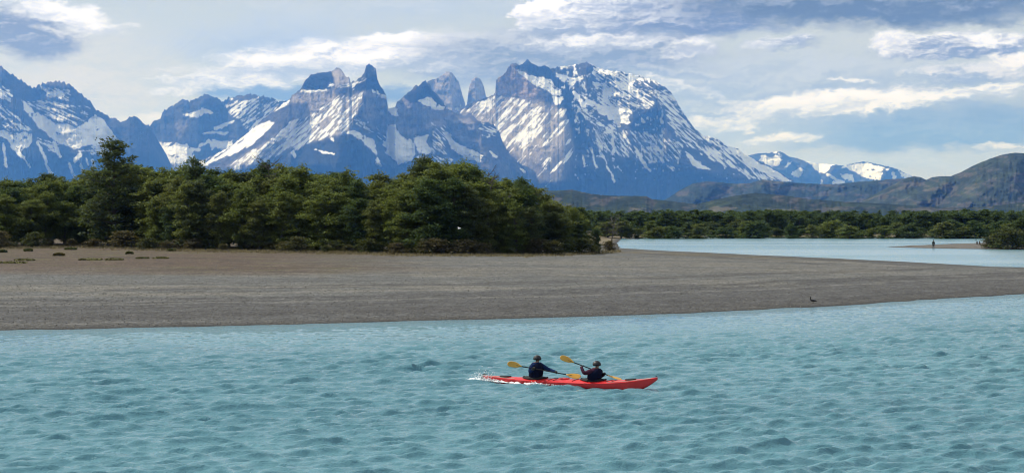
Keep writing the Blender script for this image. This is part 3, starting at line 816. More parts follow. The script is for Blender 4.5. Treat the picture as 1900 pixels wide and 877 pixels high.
lay(sst(GY, 300, 330) * sst(SL, 0.8, 3.0) * sst(SSP, 0, -3), (0.15, 0.125, 0.078))
lay(sst(GY, 460, 475) * sst(SL, 2, 5), (0.05, 0.055, 0.03))
lay(sst(SSP + 3 * (n1 - 0.5), 0.5, 2.5) * sst(SL, 2, -2), (0.118, 0.108, 0.094))
lay(sst(SN, -4, 1), (0.16, 0.14, 0.10))
lay((GZ < -0.06) * 1.0, (0.10, 0.12, 0.11))


def m_ground(t):
    pos = t.n('ShaderNodeNewGeometry').outputs['Position']
    at = t.n('ShaderNodeAttribute', attribute_name='soil')
    a = t.noise(pos, 3.2, 6, 0.7)
    b = t.noise(pos, 0.7, 5, 0.65)
    vo = t.n('ShaderNodeTexVoronoi')
    t.put(vo.inputs['Vector'], pos)
    vo.inputs['Scale'].default_value = 7.0
    k = t.m('MULTIPLY', t.lin(a, 0.3, 0.7, 0.55, 1.45), t.lin(b, 0.3, 0.7, 0.72, 1.28))
    c = t.vm('MULTIPLY', at.outputs['Color'], t.xyz(k, k, k))
    vc = t.n('ShaderNodeSeparateColor')
    t.put(vc.inputs[0], vo.outputs['Color'])
    k2 = t.lin(vc.outputs[0], 0, 1, 0.70, 1.36)
    c = t.vm('MULTIPLY', c, t.xyz(k2, k2, k2))
    h = t.m('ADD', t.m('MULTIPLY', a, 0.5), t.m('MULTIPLY', vo.outputs['Distance'], -0.6))
    return pbsdf(t, c, 0.92, bump(t, h, 0.8, 0.12), Specular_IOR_Level=0.2)


M_GROUND = mat('gravel_and_soil', m_ground)
gme = mesh_from('ground', np.stack([GX, GY, GZ], -1).reshape(-1, 3), grid_faces(*GX.shape), [M_GROUND])
add_attr(gme, 'soil', gcol.reshape(-1, 3))
ob('ground', gme, kind='structure', label='grey gravel bar and grassy river banks')


def ground_z(x, y):
    return float(height(np.array([[float(x)]]), np.array([[float(y)]]))[0][0, 0])


# ---- river surface: wind chop modelled as geometry near the viewer
ru = axis([(-1900, -115, 200), (-115, -11, 8), (-11, -1.6, 0.4), (-1.6, -0.43, 0.03), (-0.43, 0.50, 0.0017), (0.50, 1.6, 0.03), (1.6, 11, 0.4), (11, 115, 8), (115, 1900, 200)])
rows_ = [26.0]
while rows_[-1] < 120:
    rows_.append(rows_[-1] * (1.0018 if rows_[-1] < 62 else 1.0026))
ry_ = np.concatenate([axis([(-3000, -200, 300), (-200, 0, 10), (0, 25.4, 1.2)]), rows_, axis([(120.8, 300, 0.9), (300, 480, 1.2), (480, 1500, 60), (1500, 9000, 1500)])])
WU, WY = np.meshgrid(ru, ry_)
WX = WU * np.clip(WY, 26.0, 125.0)          # mesh lines fan out: finer where the water is near
WZ = np.zeros_like(WX)
OX = np.zeros_like(WX)
OY = np.zeros_like(WX)
wr = np.random.default_rng(11)
core = (WX > -60) & (WX < 70) & (WY > 20) & (WY < 125)
cx, cy = WX[core], WY[core]
cz = np.zeros_like(cx); ox = np.zeros_like(cx); oy = np.zeros_like(cx)
wind = R(-80)               # travelling towards the viewer, a little to the right
for i in range(54):
    L = 0.22 * (1.9 / 0.22) ** (i / 53.0) * wr.uniform(0.9, 1.1)
    th = wind + wr.normal(0, 0.36)
    k = 2 * math.pi / L
    a = 0.0160 * L ** 0.85 * wr.uniform(0.6, 1.3) * (1.0 if L < 0.85 else (0.85 / L) ** 1.3)
    ph = wr.uniform(0, 6.28)
    q = k * (cx * math.cos(th) + cy * math.sin(th)) + ph + 0.5 * (vn(cx / (L * 4.0), cy / (L * 4.0), i) - 0.5) * 6.28
    cz += a * np.cos(q)
    ox -= 0.45 * a * math.cos(th) * np.sin(q)
    oy -= 0.45 * a * math.sin(th) * np.sin(q)
gust = 0.45 + 1.0 * fbm(cx / 9, cy / 5, 90, 4)
slc = SL_c = sdist(cx, cy, LAND)
calm = sst(-slc, 0.3, 6.0) * sst(cy, 22, 30) * (0.25 + 0.75 * sst(-slc, 4, 22))
fac = gust * calm
WZ[core] = cz * fac
OX[core] = ox * fac
OY[core] = oy * fac


def m_water(t):
    pos = t.n('ShaderNodeNewGeometry').outputs['Position']
    sp = t.n('ShaderNodeSeparateXYZ')
    t.put(sp.inputs[0], pos)
    v = t.xyz(sp.outputs[0], t.m('MULTIPLY', sp.outputs[1], 1.7), 0.0)
    a = t.noise(v, 5.0, 5, 0.62, 0.5)
    b = t.noise(t.xyz(t.m('MULTIPLY', sp.outputs[0], 0.35), t.m('MULTIPLY', sp.outputs[1], 0.9), 2.0), 1.0, 4, 0.6, 0.3)
    h = t.m('ADD', t.m('MULTIPLY', a, 0.9), t.m('MULTIPLY', b, 0.8))
    big = t.noise(t.xyz(t.m('MULTIPLY', sp.outputs[0], 0.02), t.m('MULTIPLY', sp.outputs[1], 0.05), 0.0), 1.0, 4, 0.6)
    c = t.mix(t.ss(big, 0.35, 0.65), (0.078, 0.196, 0.238), (0.104, 0.238, 0.280))
    sheen_tint = t.m('MULTIPLY', t.lin(sp.outputs[1], 110.0, 190.0, 0.0, 0.75), t.ss(t.noise(t.xyz(t.m('MULTIPLY', sp.outputs[0], 0.006), t.m('MULTIPLY', sp.outputs[1], 0.045), 4.0), 1.0, 4, 0.6), 0.36, 0.60))
    c = t.mix(sheen_tint, c, (0.26, 0.36, 0.40))  # silvery sky sheen of the far channel painted into the base colour
    near = t.lin(sp.outputs[1], 80.0, 190.0, 1.0, 0.35)
    rgh = t.lin(sp.outputs[1], 90.0, 200.0, 0.05, 0.22)
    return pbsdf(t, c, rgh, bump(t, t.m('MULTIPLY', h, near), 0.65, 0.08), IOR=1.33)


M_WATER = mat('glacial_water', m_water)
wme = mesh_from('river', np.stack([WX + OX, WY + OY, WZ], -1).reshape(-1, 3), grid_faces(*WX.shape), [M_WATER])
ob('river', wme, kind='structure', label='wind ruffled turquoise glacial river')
# ------------------------------------------------------------------ trees
def m_leaf(name, c1, c2, c3):
    def f(t):
        geo = t.n('ShaderNodeNewGeometry')
        oi = t.n('ShaderNodeObjectInfo')
        rr = geo.outputs['Random Per Island']
        big = t.noise(geo.outputs['Position'], 0.45, 3, 0.6)
        c = t.mix(t.ss(big, 0.3, 0.7), c1, c2)
        c = t.mix(t.m('MULTIPLY', t.ss(oi.outputs['Random'], 0.35, 1.0), 0.75), c, c3)
        k = t.lin(rr, 0, 1, 0.6, 1.45)
        c = t.vm('MULTIPLY', c, t.xyz(k, k, k))
        d = pbsdf(t, c, 0.7, Specular_IOR_Level=0.08)
        tr = t.n('ShaderNodeBsdfTranslucent')
        t.put(tr.inputs[0], t.vm('MULTIPLY', c, (1.25, 1.2, 0.6)))
        mx = t.n('ShaderNodeMixShader')
        mx.inputs[0].default_value = 0.36
        t.t.links.new(d, mx.inputs[1])
        t.t.links.new(tr.outputs[0], mx.inputs[2])
        return mx.outputs[0]
    return mat(name, f)


M_LEAF = m_leaf('beech_leaves', (0.092, 0.125, 0.038), (0.145, 0.178, 0.056), (0.118, 0.134, 0.052))
M_LEAFD = m_leaf('dark_beech_leaves', (0.052, 0.084, 0.036), (0.078, 0.116, 0.044), (0.074, 0.088, 0.042))
M_SHRUB = m_leaf('shrub_leaves', (0.070, 0.078, 0.036), (0.058, 0.078, 0.028), (0.095, 0.078, 0.050))
M_BARK = plain('grey_bark', (0.085, 0.075, 0.065), 0.9, 0.35, 4.0)
M_DEAD = plain('bleached_wood', (0.24, 0.22, 0.20), 0.9, 0.3, 4.0)


def tube(path, radii, n=6):
    """tapered tube along a list of points -> verts, quads"""
    P = np.array(path, float)
    T = np.gradient(P, axis=0)
    T /= np.linalg.norm(T, axis=1)[:, None] + 1e-9
    up = np.array((0.31, 0.17, 0.93))
    A = np.cross(T, up); A /= np.linalg.norm(A, axis=1)[:, None] + 1e-9
    B = np.cross(T, A)
    an = np.linspace(0, 2 * math.pi, n, endpoint=False)
    r_ = np.array(radii)[:, None, None]
    V_ = P[:, None, :] + r_ * (A[:, None, :] * np.cos(an)[None, :, None] + B[:, None, :] * np.sin(an)[None, :, None])
    i = np.arange(len(P) * n).reshape(len(P), n)
    j = np.roll(i, -1, 1)
    q = np.stack([i[:-1], j[:-1], j[1:], i[1:]], -1).reshape(-1, 4)
    return V_.reshape(-1, 3), q


class Acc:
    def __init__(self):
        self.v, self.f, self.k = [], [], 0

    def add(self, v, f):
        self.v.append(np.asarray(v, float)); self.f.append(np.asarray(f) + self.k); self.k += len(v)

    def mesh(self, name, mats, smooth=True):
        return mesh_from(name, np.concatenate(self.v), np.concatenate(self.f), mats, smooth)


def leaf_quads(C_, size, r, tilt=0.6):
    """diamond leaf sprays at centres C_: mostly lying flat, tilted at random"""
    n = len(C_)
    nrm = np.stack([r.normal(0, tilt, n), r.normal(0, tilt, n), np.ones(n)], -1)
    nrm /= np.linalg.norm(nrm, axis=1)[:, None]
    a = r.uniform(0, 6.283, n)
    d = np.stack([np.cos(a), np.sin(a), np.zeros(n)], -1)
    u = d - nrm * np.sum(d * nrm, 1)[:, None]
    u /= np.linalg.norm(u, axis=1)[:, None]
    v = np.cross(nrm, u)
    s = size * r.uniform(0.6, 1.35, n)[:, None]
    V_ = np.stack([C_ - u * s, C_ - v * s * 0.45 + u * s * 0.1, C_ + u * s, C_ + v * s * 0.45 - u * s * 0.1], 1).reshape(-1, 3)
    return V_, np.arange(4 * n).reshape(n, 4)


def make_tree(seed, H, Rr, kind='broad', nb=64, leaf=0.26, per=13, mats=None):
    r = np.random.default_rng(seed)
    tr = Acc(); lf = Acc()
    lean = r.normal(0, 0.05, 2)
    ph = r.uniform(0, 6.28, 4)

    def axis_at(z):
        f = z / H
        return np.array([lean[0] * z + 0.25 * math.sin(2.1 * f * 3 + ph[0]) * f * H * 0.10, lean[1] * z + 0.25 * math.sin(2.7 * f * 3 + ph[1]) * f * H * 0.10, z])

    hs = np.linspace(-0.3, H * 0.97, 9)
    r0 = 0.021 * H + 0.05
    tr.add(*tube([axis_at(max(h, 0)) + np.array((0, 0, min(h, 0))) for h in hs], [r0 * (1 - 0.93 * max(h, 0) / H) + 0.015 for h in hs], 7))
    lobes = [(r.uniform(0, 6.28), r.uniform(0.15, 0.95), r.uniform(0.3, 0.65)) for _ in range(12 if kind == 'broad' else 7)]
    for b in range(nb):
        t = (b + r.uniform(0, 1)) / nb
        if kind == 'tall':
            t0 = 0.10 + 0.9 * t
            prof = (0.55 + 0.45 * math.sin(min(1, t0 * 1.5) * math.pi * 0.5)) * (1 - max(0, t0 - 0.45) / 0.70) ** 0.6
        elif kind == 'bush':
            t0 = 0.05 + 0.95 * t
            prof = math.sqrt(max(0.02, 1 - (t0 * 0.98) ** 2.2))
        else:
            t0 = 0.14 + 0.86 * t
            prof = (0.62 + 0.38 * math.sin(min(1.0, t0 * 1.7) * math.pi / 2)) * math.sqrt(max(0.03, 1 - max(0, (t0 - 0.42) / 0.62) ** 2))
        azb = r.uniform(0, 6.283)
        if kind == 'tall':
            t0 = round(t0 * H / 0.85) * 0.85 / H + r.normal(0, 0.004)
            t0 = min(1.0, max(0.05, t0))
        lb = 1.0
        for la, lt, ls in lobes:
            dd = abs((azb - la + math.pi) % (2 * math.pi) - math.pi)
            lb -= ls * max(0, 1 - dd / 0.9) * max(0, 1 - abs(t0 - lt) / 0.22)
        Lb = Rr * prof * lb * r.uniform(0.62, 1.24)
        st = axis_at(H * max(0.04, t0 - 0.06))
        rise = r.uniform(-0.02, 0.24) * Lb if kind != 'bush' else r.uniform(0.0, 0.35) * Lb
        if t0 > 0.93:
            rise = r.uniform(0.5, 1.2) * Rr * 0.16
        tip = axis_at(H * t0) + np.array((math.cos(azb) * Lb, math.sin(azb) * Lb, rise - 0.05 * H * (0 if kind == 'bush' else 1) * (1 - t0) * 0.3))
        mid = st * 0.45 + tip * 0.55 + np.array((0, 0, 0.06 * Lb))
        br = max(0.012, 0.35 * r0 * (1 - 0.75 * t0))
        tr.add(*tube([st, mid, tip], [br, br * 0.6, 0.008], 4))
        ns_ = max(3, int(3 + Lb * 2.0))
        for s_ in range(ns_):
            f = r.uniform(0.28, 1.05)
            if f < 0.55:
                c = st + (mid - st) * (f / 0.55)
            else:
                c = mid + (tip - mid) * ((f - 0.55) / 0.45)
            spread = (0.34 + 0.13 * Lb) * (1.2 - 0.45 * f) * r.uniform(0.7, 1.3)
            off = np.array((r.normal(0, spread), r.normal(0, spread), r.normal(0, 0.12)))
            n_ = int(per * r.uniform(0.5, 1.4) * (0.62 if (kind == 'tall' and t0 > 0.62) else 1))
            rad = r.uniform(0.3, 0.62) * (0.7 + 0.1 * Lb)
            q = r.normal(0, 1, (n_, 3)) * np.array((rad, rad, 0.10 + 0.03 * Lb)) * 0.8
            q[:, 2] -= 0.12 * (q[:, 0] ** 2 + q[:, 1] ** 2)
            lf.add(*leaf_quads(c + off * 0.7 + q, leaf, r))
    for b in range(17 if kind != 'bush' else 4):
        azb = r.uniform(0, 6.283); f = r.uniform(0.55, 0.95)
        st = axis_at(H * f)
        q = Rr * 0.75 * (1 - f) * 2.0
        tip = st + np.array((math.cos(azb) * q, math.sin(azb) * q, H * r.uniform(0.08, 0.19) + (H * (0.93 - f)) * 0.6))
        tr.add(*tube([st, st * 0.5 + tip * 0.5 + r.normal(0, 0.15, 3), tip], [0.03, 0.02, 0.008], 4))
        for s_ in range(7):
            c = st + (tip - st) * r.uniform(0.5, 1.02)
            n_ = int(per * 0.55)
            lf.add(*leaf_quads(c + r.normal(0, 1, (n_, 3)) * np.array((0.30, 0.30, 0.10)), leaf * 0.9, r))
    mats = mats or (M_BARK, M_LEAF)
    return tr.mesh('trunk', [mats[0]]), lf.mesh('crown', [mats[1]], False)


PROTO = {}
PROTO['tall'] = (15.0,) + make_tree(101, 15.0, 4.9, 'tall', 104, 0.27, 13, (M_BARK, M_LEAFD))
for i in range(5):
    PROTO['broad%d' % i] = (10.0,) + make_tree(110 + i, 10.0, 3.2 + 0.5 * (i % 3), 'broad', 100, 0.20, 19, (M_BARK, M_LEAF if i < 3 else M_LEAFD))
for i in range(3):
    PROTO['conic%d' % i] = (10.0,) + make_tree(130 + i, 10.0, 2.9, 'tall', 100, 0.20, 17, (M_BARK, M_LEAFD if i else M_LEAF))
for i in range(3):
    PROTO['bush%d' % i] = (2.2,) + make_tree(150 + i, 2.2, 1.5, 'bush', 34, 0.15, 13, (M_BARK, M_SHRUB))


def place_tree(key, x, y, h, label, category='tree', name='beech_tree', group=None, wide=1.0, rz=None, gz=None):
    H, tm, cm = PROTO[key]
    s = h / H
    gz = ground_z(x, y) if gz is None else gz
    o = thing(name, label, category, (x, y, gz - 0.05), rz if rz is not None else random.uniform(0, 6.28), group)
    o.scale = (s * wide, s * wide, s)
    ob('trunk', tm, o)
    ob('crown', cm, o)
    return o


random.seed(5)
sky_px = [-150, 0, 40, 80, 120, 160, 190, 240, 260, 290, 330, 365, 400, 450, 490, 520, 560, 600, 640, 665, 690, 715, 740, 770, 800, 830, 860, 880, 920, 950, 970, 1000, 1030, 1060, 1090, 1110, 1130, 1150]
sky_py = [338, 335, 330, 325, 328, 325, 300, 300, 305, 312, 312, 302, 315, 318, 306, 308, 314, 322, 322, 325, 346, 332, 312, 304, 296, 300, 308, 316, 326, 338, 336, 352, 370, 380, 387, 402, 418, 440]
base_px = [-150, 0, 160, 350, 650, 800, 1000, 1100, 1150]
base_py = [459, 459, 457, 463, 466, 470, 468, 463, 457]
ORD = 'first second third fourth fifth sixth seventh eighth ninth tenth eleventh twelfth thirteenth fourteenth fifteenth sixteenth seventeenth eighteenth nineteenth twentieth twenty-first twenty-second twenty-third twenty-fourth twenty-fifth twenty-sixth twenty-seventh twenty-eighth twenty-ninth thirtieth'.split()
ORD += ['thirty-' + q for q in ORD[:9]] + ['fortieth'] + ['forty-' + q for q in ORD[:9]] + ['fiftieth']
BZ = 1.28


def tree_at(px, depth, top, key, label, group=None, wide=1.0):
    by = float(np.interp(px, base_px, base_py))
    y = F * (CAMH - BZ) / (by - HZ) + depth
    x = (px - 950) / F * y
    gz = ground_z(x, y)
    h = (CAMH + (HZ - top) / F * y - gz) * (0.95 if key == 'tall' else 0.92)
    return place_tree(key, x, y, h, label, group=group, wide=wide, gz=gz), h


keys = ['broad0', 'broad1', 'broad2', 'broad3', 'broad4', 'broad0', 'broad1', 'broad2', 'conic0', 'conic2']
# the landmark tree
tree_at(214, 1.0, 257, 'tall', 'tallest tree of the wood, dark, with thin layered top against the snow')
kk = 0
left_n, right_n = [], []
px = -92.0
front = []
while px < 1128:
    if not (176 < px < 250):
        front.append(px + random.uniform(-7, 7))
    px += random.uniform(28, 40) if px < 1000 else random.uniform(22, 32)
lefts = sorted([p for p in front if p < 214], reverse=True)
rights = sorted([p for p in front if p > 214])
for lst, side in ((lefts, 'left'), (rights, 'right')):
    for i, p in enumerate(lst):
        by = float(np.interp(p, base_px, base_py)); sk = float(np.interp(p, sky_px, sky_py))
        top = sk + (by - sk) * random.uniform(0.14, 0.40)
        if 770 < p < 900:
            top = sk + (by - sk) * random.uniform(0.04, 0.2)
        key = random.choice(keys)
        if 790 < p < 900 or p > 1060:
            key = random.choice(['broad3', 'broad4', 'broad3', 'conic1'])
        tone = 'dark green' if key in ('broad3', 'broad4', 'conic1', 'conic2') else 'olive green'
        shape = 'narrow' if key.startswith('conic') else 'bushy'
        tree_at(p, random.uniform(0, 2.5), top, key, '%s %s beech, %s front-row tree to the %s of the tallest tree' % (shape, tone, ORD[i], side), 'front row of the left wood', random.uniform(0.85, 1.15))
for row, (dep, lo, hi, sp) in enumerate(((8, 0.02, 0.16, 40), (15, -0.04, 0.08, 38), (24, -0.05, 0.06, 42))):
    px = -110.0 + 13 * row
    while px < 1105 - 12 * row:
        p = px + random.uniform(-8, 8)
        by = float(np.interp(p, base_px, base_py)); sk = float(np.interp(p, sky_px, sky_py))
        top = sk + (by - sk) * random.uniform(lo, hi)
        tree_at(p, dep + random.uniform(-2, 2), top, random.choice(keys), 'green beech tree crowded behind the front row of the left wood', 'trees inside the left wood', random.uniform(0.9, 1.2))
        px += sp * random.uniform(0.8, 1.25)
# a few taller thin tops that break the skyline
for p, top, key, lab in ((365, 293, 'conic1', 'thin dark crown breaking the skyline under the snowy gap'), (492, 297, 'conic2', 'ragged tree top under the left flank of the horned peaks'), (640, 312, 'conic0', 'thin tree top below the dark foot of the horned peaks'), (775, 291, 'conic1', 'pointed tree top left of the highest rounded crown in the right half of the wood'), (880, 306, 'conic2', 'dark pointed tree top right of the highest rounded crown'), (972, 330, 'conic1', 'last thin tree top where the wood slopes down to the right')):
    tree_at(p, 11, top, key, lab, None, 0.8)


# dead snag with bare limbs among the crowns
def snag(px, depth, top, label, m_=None, wide=1.0):
    by = float(np.interp(px, base_px, base_py))
    y = F * (CAMH - BZ) / (by - HZ) + depth
    x = (px - 950) / F * y
    gz = ground_z(x, y)
    H = CAMH + (HZ - top) / F * y - gz
    r = np.random.default_rng(int(px))
    a = Acc()
    ax = lambda z: np.array((0.5 * math.sin(z * 0.4), 0.3 * math.sin(z * 0.5 + 1), z))
    zs = np.linspace(-0.2, H, 9)
    a.add(*tube([ax(z) for z in zs], [0.17 * (1 - 0.92 * max(z, 0) / H) for z in zs], 6))
    o = thing('dead_tree', label, 'dead tree', (x, y, gz))
    for b in range(16):
        z = H * r.uniform(0.45, 0.98); th = r.uniform(0, 6.28); L = r.uniform(0.8, 2.6) * wide
        s = ax(z); d = np.array((math.cos(th), math.sin(th), r.uniform(0.2, 0.9)))
        m1 = s + d * L * 0.5 + np.array((0, 0, -0.1)); e = s + d * L + r.normal(0, 0.15, 3)
        a.add(*tube([s, m1, e], [0.06, 0.04, 0.015], 5))
        for q in range(3):
            e2 = m1 + r.normal(0, 0.45, 3) + d * L * 0.4
            a.add(*tube([m1, (m1 + e2) / 2 + r.normal(0, 0.06, 3), e2], [0.03, 0.02, 0.01], 4))
    ob('trunk', a.mesh('trunk', [m_ or M_BARK]), o)


snag(912, 6, 322, 'bare dead tree with forked limbs above the right part of the wood')
snag(505, 9, 296, 'bare dead twigs standing above the crowns under the horned peaks')
snag(1132, 26, 408, 'grey leafless tree at the right end of the wood beside the inlet', None, 0.9)

# shrubs along the foot of the wood
for i in range(46):
    p = -60 + i * 26.5 + random.uniform(-9, 9)
    by = float(np.interp(p, base_px, base_py)) + random.uniform(-0.5, 2.0) * (1 if p > 300 else 1.6)
    y = F * (CAMH - BZ) / (by - HZ)
    x = (p - 950) / F * y
    h = random.uniform(0.9, 2.1) * (1.15 if p < 300 else 0.95)
    place_tree(random.choice(['bush0', 'bush1', 'bush2']), x, y, h, 'low leafy shrub, %s from the left along the foot of the wood' % ORD[i], 'shrub', 'shrub', 'shrubs along the foot of the left wood', random.uniform(1.0, 1.6))
# far bank
FAR = {}
for i in range(4):
    FAR[i] = (7.0,) + make_tree(170 + i, 7.0, 2.6 + 0.5 * (i % 3), 'bush' if i % 2 else 'broad', 60, 0.22, 14, (M_BARK, M_LEAF if i < 2 else M_LEAFD))
    PROTO['far%d' % i] = FAR[i]
px = 1128.0
k = 0
while px < 1985:
    by = 439.2 if px < 1300 else 438.6 + random.uniform(-1.2, 0.6)
    y = F * (CAMH - 0.6) / (by - HZ) + random.uniform(2, 9)
    x = (px - 950) / F * y
    top = random.uniform(409, 429)
    gz = ground_z(x, y)
    h = max(1.8, CAMH + (HZ - top) / F * y - gz)
    place_tree('far%d' % random.randrange(4), x, y, h, 'small rounded tree on the far river bank, %s of its front row from the left' % ORD[k], 'tree', 'beech_tree', 'front row on the far bank', random.uniform(1.1, 1.9), gz=gz)
    px += random.uniform(12, 27)
    k += 1
# the wood behind it reads as one mass
for i in range(4):
    FAR[i] = (7.0,) + make_tree(190 + i, 7.0, 2.6 + 0.5 * (i % 3), 'bush' if i % 2 else 'broad', 30, 0.34, 8, (M_BARK, M_LEAF))
acc = Acc(); acct = Acc()
r = np.random.default_rng(77)
arr = {}
for i in range(4):
    me = FAR[i][2]
    c = np.empty(len(me.vertices) * 3, np.float32); me.vertices.foreach_get('co', c)
    me2 = FAR[i][1]
    c2 = np.empty(len(me2.vertices) * 3, np.float32); me2.vertices.foreach_get('co', c2)
    f2 = np.empty(len(me2.loops), np.int32); me2.loops.foreach_get('vertex_index', f2)
    arr[i] = (c.reshape(-1, 3), c2.reshape(-1, 3), f2.reshape(-1, 4))
pts = []
for dep, n in ((12, 56), (20, 54), (30, 54), (44, 50), (64, 46), (92, 42), (122, 38)):
    for p in np.linspace(1075, 2060, n):
        pts.append((p + r.normal(0, 7), 452 + dep + r.normal(0, 3)))
PT = np.array(pts)
XX = (PT[:, 0] - 950) / F * PT[:, 1]
ZZ = height(XX[None, :], PT[None, :, 1])[0][0]
for (p, y), x, z in zip(pts, XX, ZZ):
    skyl = float(np.interp(p, [1075, 1150, 1400, 1600, 1720, 1800, 1870, 2000], [394, 394, 392, 396, 394, 391, 395, 394]))
    top = skyl + r.uniform(-2.5, 11) * (1 - min(1, (y - 452) / 150.0)) + r.uniform(-1.5, 3)
    h = max(3.5, CAMH + (HZ - top) / F * y - z)
    i = int(r.integers(4)); th = r.uniform(0, 6.28)
    c, c2, f2 = arr[i]
    s = h / 7.0
    M_ = np.array([[math.cos(th), -math.sin(th), 0], [math.sin(th), math.cos(th), 0], [0, 0, 1]]) * s
    M_[:2] *= r.uniform(1.0, 1.6)
    v = c @ M_.T + np.array((x, y, z))
    acc.add(v, np.arange(len(v)).reshape(-1, 4))
    acct.add(c2 @ M_.T + np.array((x, y, z)), f2)
fw = ob('wood', acc.mesh('wood', [M_LEAFD], False), kind='stuff', label='band of dense green wood on the far river bank')
tw = ob('trunk', acct.mesh('trunk', [M_BARK]), fw)
tw['kind'] = 'stuff'
# bushes on the spit at the right edge
for p, by, h, lab in ((1834, 457.0, 1.7, 'lowest rounded bush at the tip of the spit thicket on the right'), (1851, 457.5, 2.6, 'rounded bush second from the tip of the spit thicket'), (1870, 458.5, 3.6, 'dark bush overhanging the waterline in the middle of the spit thicket'), (1893, 457.0, 5.2, 'taller bushy tree at the right edge of the photo on the spit'), (1925, 457.5, 5.8, 'bushy tree on the spit just past the taller one at the right edge'), (1965, 457.5, 5.5, 'outermost bushy tree of the spit thicket')):
    y = F * (CAMH - 0.4) / (by - HZ)
    x = (p - 950) / F * y
    place_tree(random.choice(['bush0', 'bush1', 'bush2']) if h < 4 else random.choice(['far1', 'far3']), x, y, h, lab, 'bush', 'bush', 'thicket on the spit', 1.25)
# ------------------------------------------------------------------ small things on the gravel
def blades(pts, hmin, hmax, per, wid, seed, mtl, name, label):
    r = np.random.default_rng(seed)
    P = np.repeat(np.array(pts, float), per, 0)
    n = len(P)
    P[:, :2] += r.normal(0, 0.16, (n, 2))
    P[:, 2] -= 0.03
    a = r.uniform(0, 6.283, n); h = r.uniform(hmin, hmax, n)
    d = np.stack([np.cos(a), np.sin(a), np.zeros(n)], -1)
    lean = np.stack([r.normal(0, 0.5, n), r.normal(0, 0.5, n), np.ones(n)], -1) * h[:, None]
    V_ = np.stack([P - d * wid, P + d * wid, P + lean], 1).reshape(-1, 3)
    return ob(name, mesh_from(name, V_, np.arange(3 * n).reshape(n, 3), [mtl], False), kind='stuff', label=label)


M_DRY = plain('dry_grass', (0.22, 0.18, 0.085), 0.9, 0.35, 0.8)
M_GREENG = plain('cushion_grass', (0.15, 0.145, 0.045), 0.9, 0.4, 0.8)
r = np.random.default_rng(5)
pp = r.uniform(-60, 1150, 2600)
by = np.interp(pp, base_px, base_py) + r.normal(1.6, 1.6, 2600)
yy = F * (CAMH - BZ) / (by - HZ)
xx = (pp - 950) / F * yy
zz = height(xx[None, :], yy[None, :])[0][0]
blades(list(zip(xx, yy, zz)), 0.12, 0.42, 9, 0.035, 3, M_DRY, 'grass', 'dry yellow grass fringe along the foot of the wood')
# green cushions and dark tufts scattered on the brown flat
for i, (p, q, wd, dark) in enumerate(((18, 492, 2.6, 0), (45, 488, 1.6, 0), (168, 487, 1.9, 0), (212, 487, 1.5, 0), (264, 485, 1.1, 0), (298, 485, 1.3, 0), (131, 468, 1.3, 1), (109, 480, 1.0, 1), (52, 472, 0.9, 1), (318, 470, 1.0, 1), (5, 474, 0.8, 1), (240, 476, 0.7, 1))):
    y = F * (CAMH - 1.0) / (q - HZ); x = (p - 950) / F * y; z = ground_z(x, y)
    rr = np.random.default_rng(300 + i)
    n = 420
    u = np.clip(rr.normal(0, 0.4, (n, 2)), -0.55, 0.55) * np.array((wd, wd * 0.6))
    hgt = 0.16 * np.exp(-(u[:, 0] ** 2 + (u[:, 1] / 0.6) ** 2) / wd ** 2) * (2.0 if dark else 1)
    C_ = np.stack([u[:, 0], u[:, 1], hgt * rr.uniform(0.3, 1.2, n)], -1)
    a = Acc(); a.add(*leaf_quads(C_, 0.13, rr, 0.9))
    words = ['broadest low green cushion plant at the left edge of the flat', 'green cushion plant beside the broadest one at the left edge', 'green cushion plant on the brown flat below the tallest tree', 'green cushion plant just right of the one below the tallest tree', 'small green cushion plant, second from the right on the brown flat', 'rightmost green cushion plant on the brown flat',
             'dark tuft near the left part of the wood edge', 'dark tuft in the open on the brown flat below the wood', 'small dark tuft near the wood close to the left edge', 'dark tuft near the wood right of the tallest tree', 'small dark tuft at the left edge of the photo', 'tiny dark tuft between the green cushions and the wood']
    o = ob('cushion_plant' if not dark else 'grass_tuft', a.mesh('cushion_plant', [M_GREENG if not dark else M_SHRUB], False), label=words[i], category='plant', group='plants on the brown flat')
    o.location = (x, y, z)

# loose stones over the bar: nobody could count them
M_STONE = None


def m_stone(t):
    rr = t.n('ShaderNodeNewGeometry').outputs['Random Per Island']
    c = t.mix(rr, (0.07, 0.069, 0.066), (0.16, 0.15, 0.132))
    return pbsdf(t, c, 0.85)


M_STONE = mat('river_stone', m_stone)
n = 26000
px_ = r.uniform(-60, 1960, n)
u = r.random(n) ** 1.6
near = np.interp(px_, [0, 400, 1000, 1500, 1900], [613, 605, 590, 570, 545]) - 1.2
far_ = np.interp(px_, [0, 800, 1150, 1400, 1900], [470, 474, 466, 476, 500])
py_ = near + (far_ - near) * u
yy = F * (CAMH - 0.5) / (py_ - HZ); xx = (px_ - 950) / F * yy
hz_, sl_, _, _ = height(xx[None, :], yy[None, :])
ok = sl_[0] > 0.3
xx, yy, zz = xx[ok], yy[ok], hz_[0][ok]
n = len(xx)
octv = np.array([(1, 0, 0), (0, 1, 0), (-1, 0, 0), (0, -1, 0), (0, 0, 0.7), (0, 0, -0.5)])
octf = np.array([(0, 1, 4), (1, 2, 4), (2, 3, 4), (3, 0, 4), (1, 0, 5), (2, 1, 5), (3, 2, 5), (0, 3, 5)])
sz = 0.022 + 0.055 * r.random(n) ** 4
V_ = octv[None] * sz[:, None, None] * r.uniform(0.6, 1.3, (n, 6, 1))
V_ = V_ + np.stack([xx, yy, zz + sz * 0.1], -1)[:, None, :]
Fc = octf[None] + (np.arange(n) * 6)[:, None, None]
ob('gravel', mesh_from('gravel', V_.reshape(-1, 3), Fc.reshape(-1, 3), [M_STONE], False), kind='stuff', label='loose stones strewn over the gravel bar')


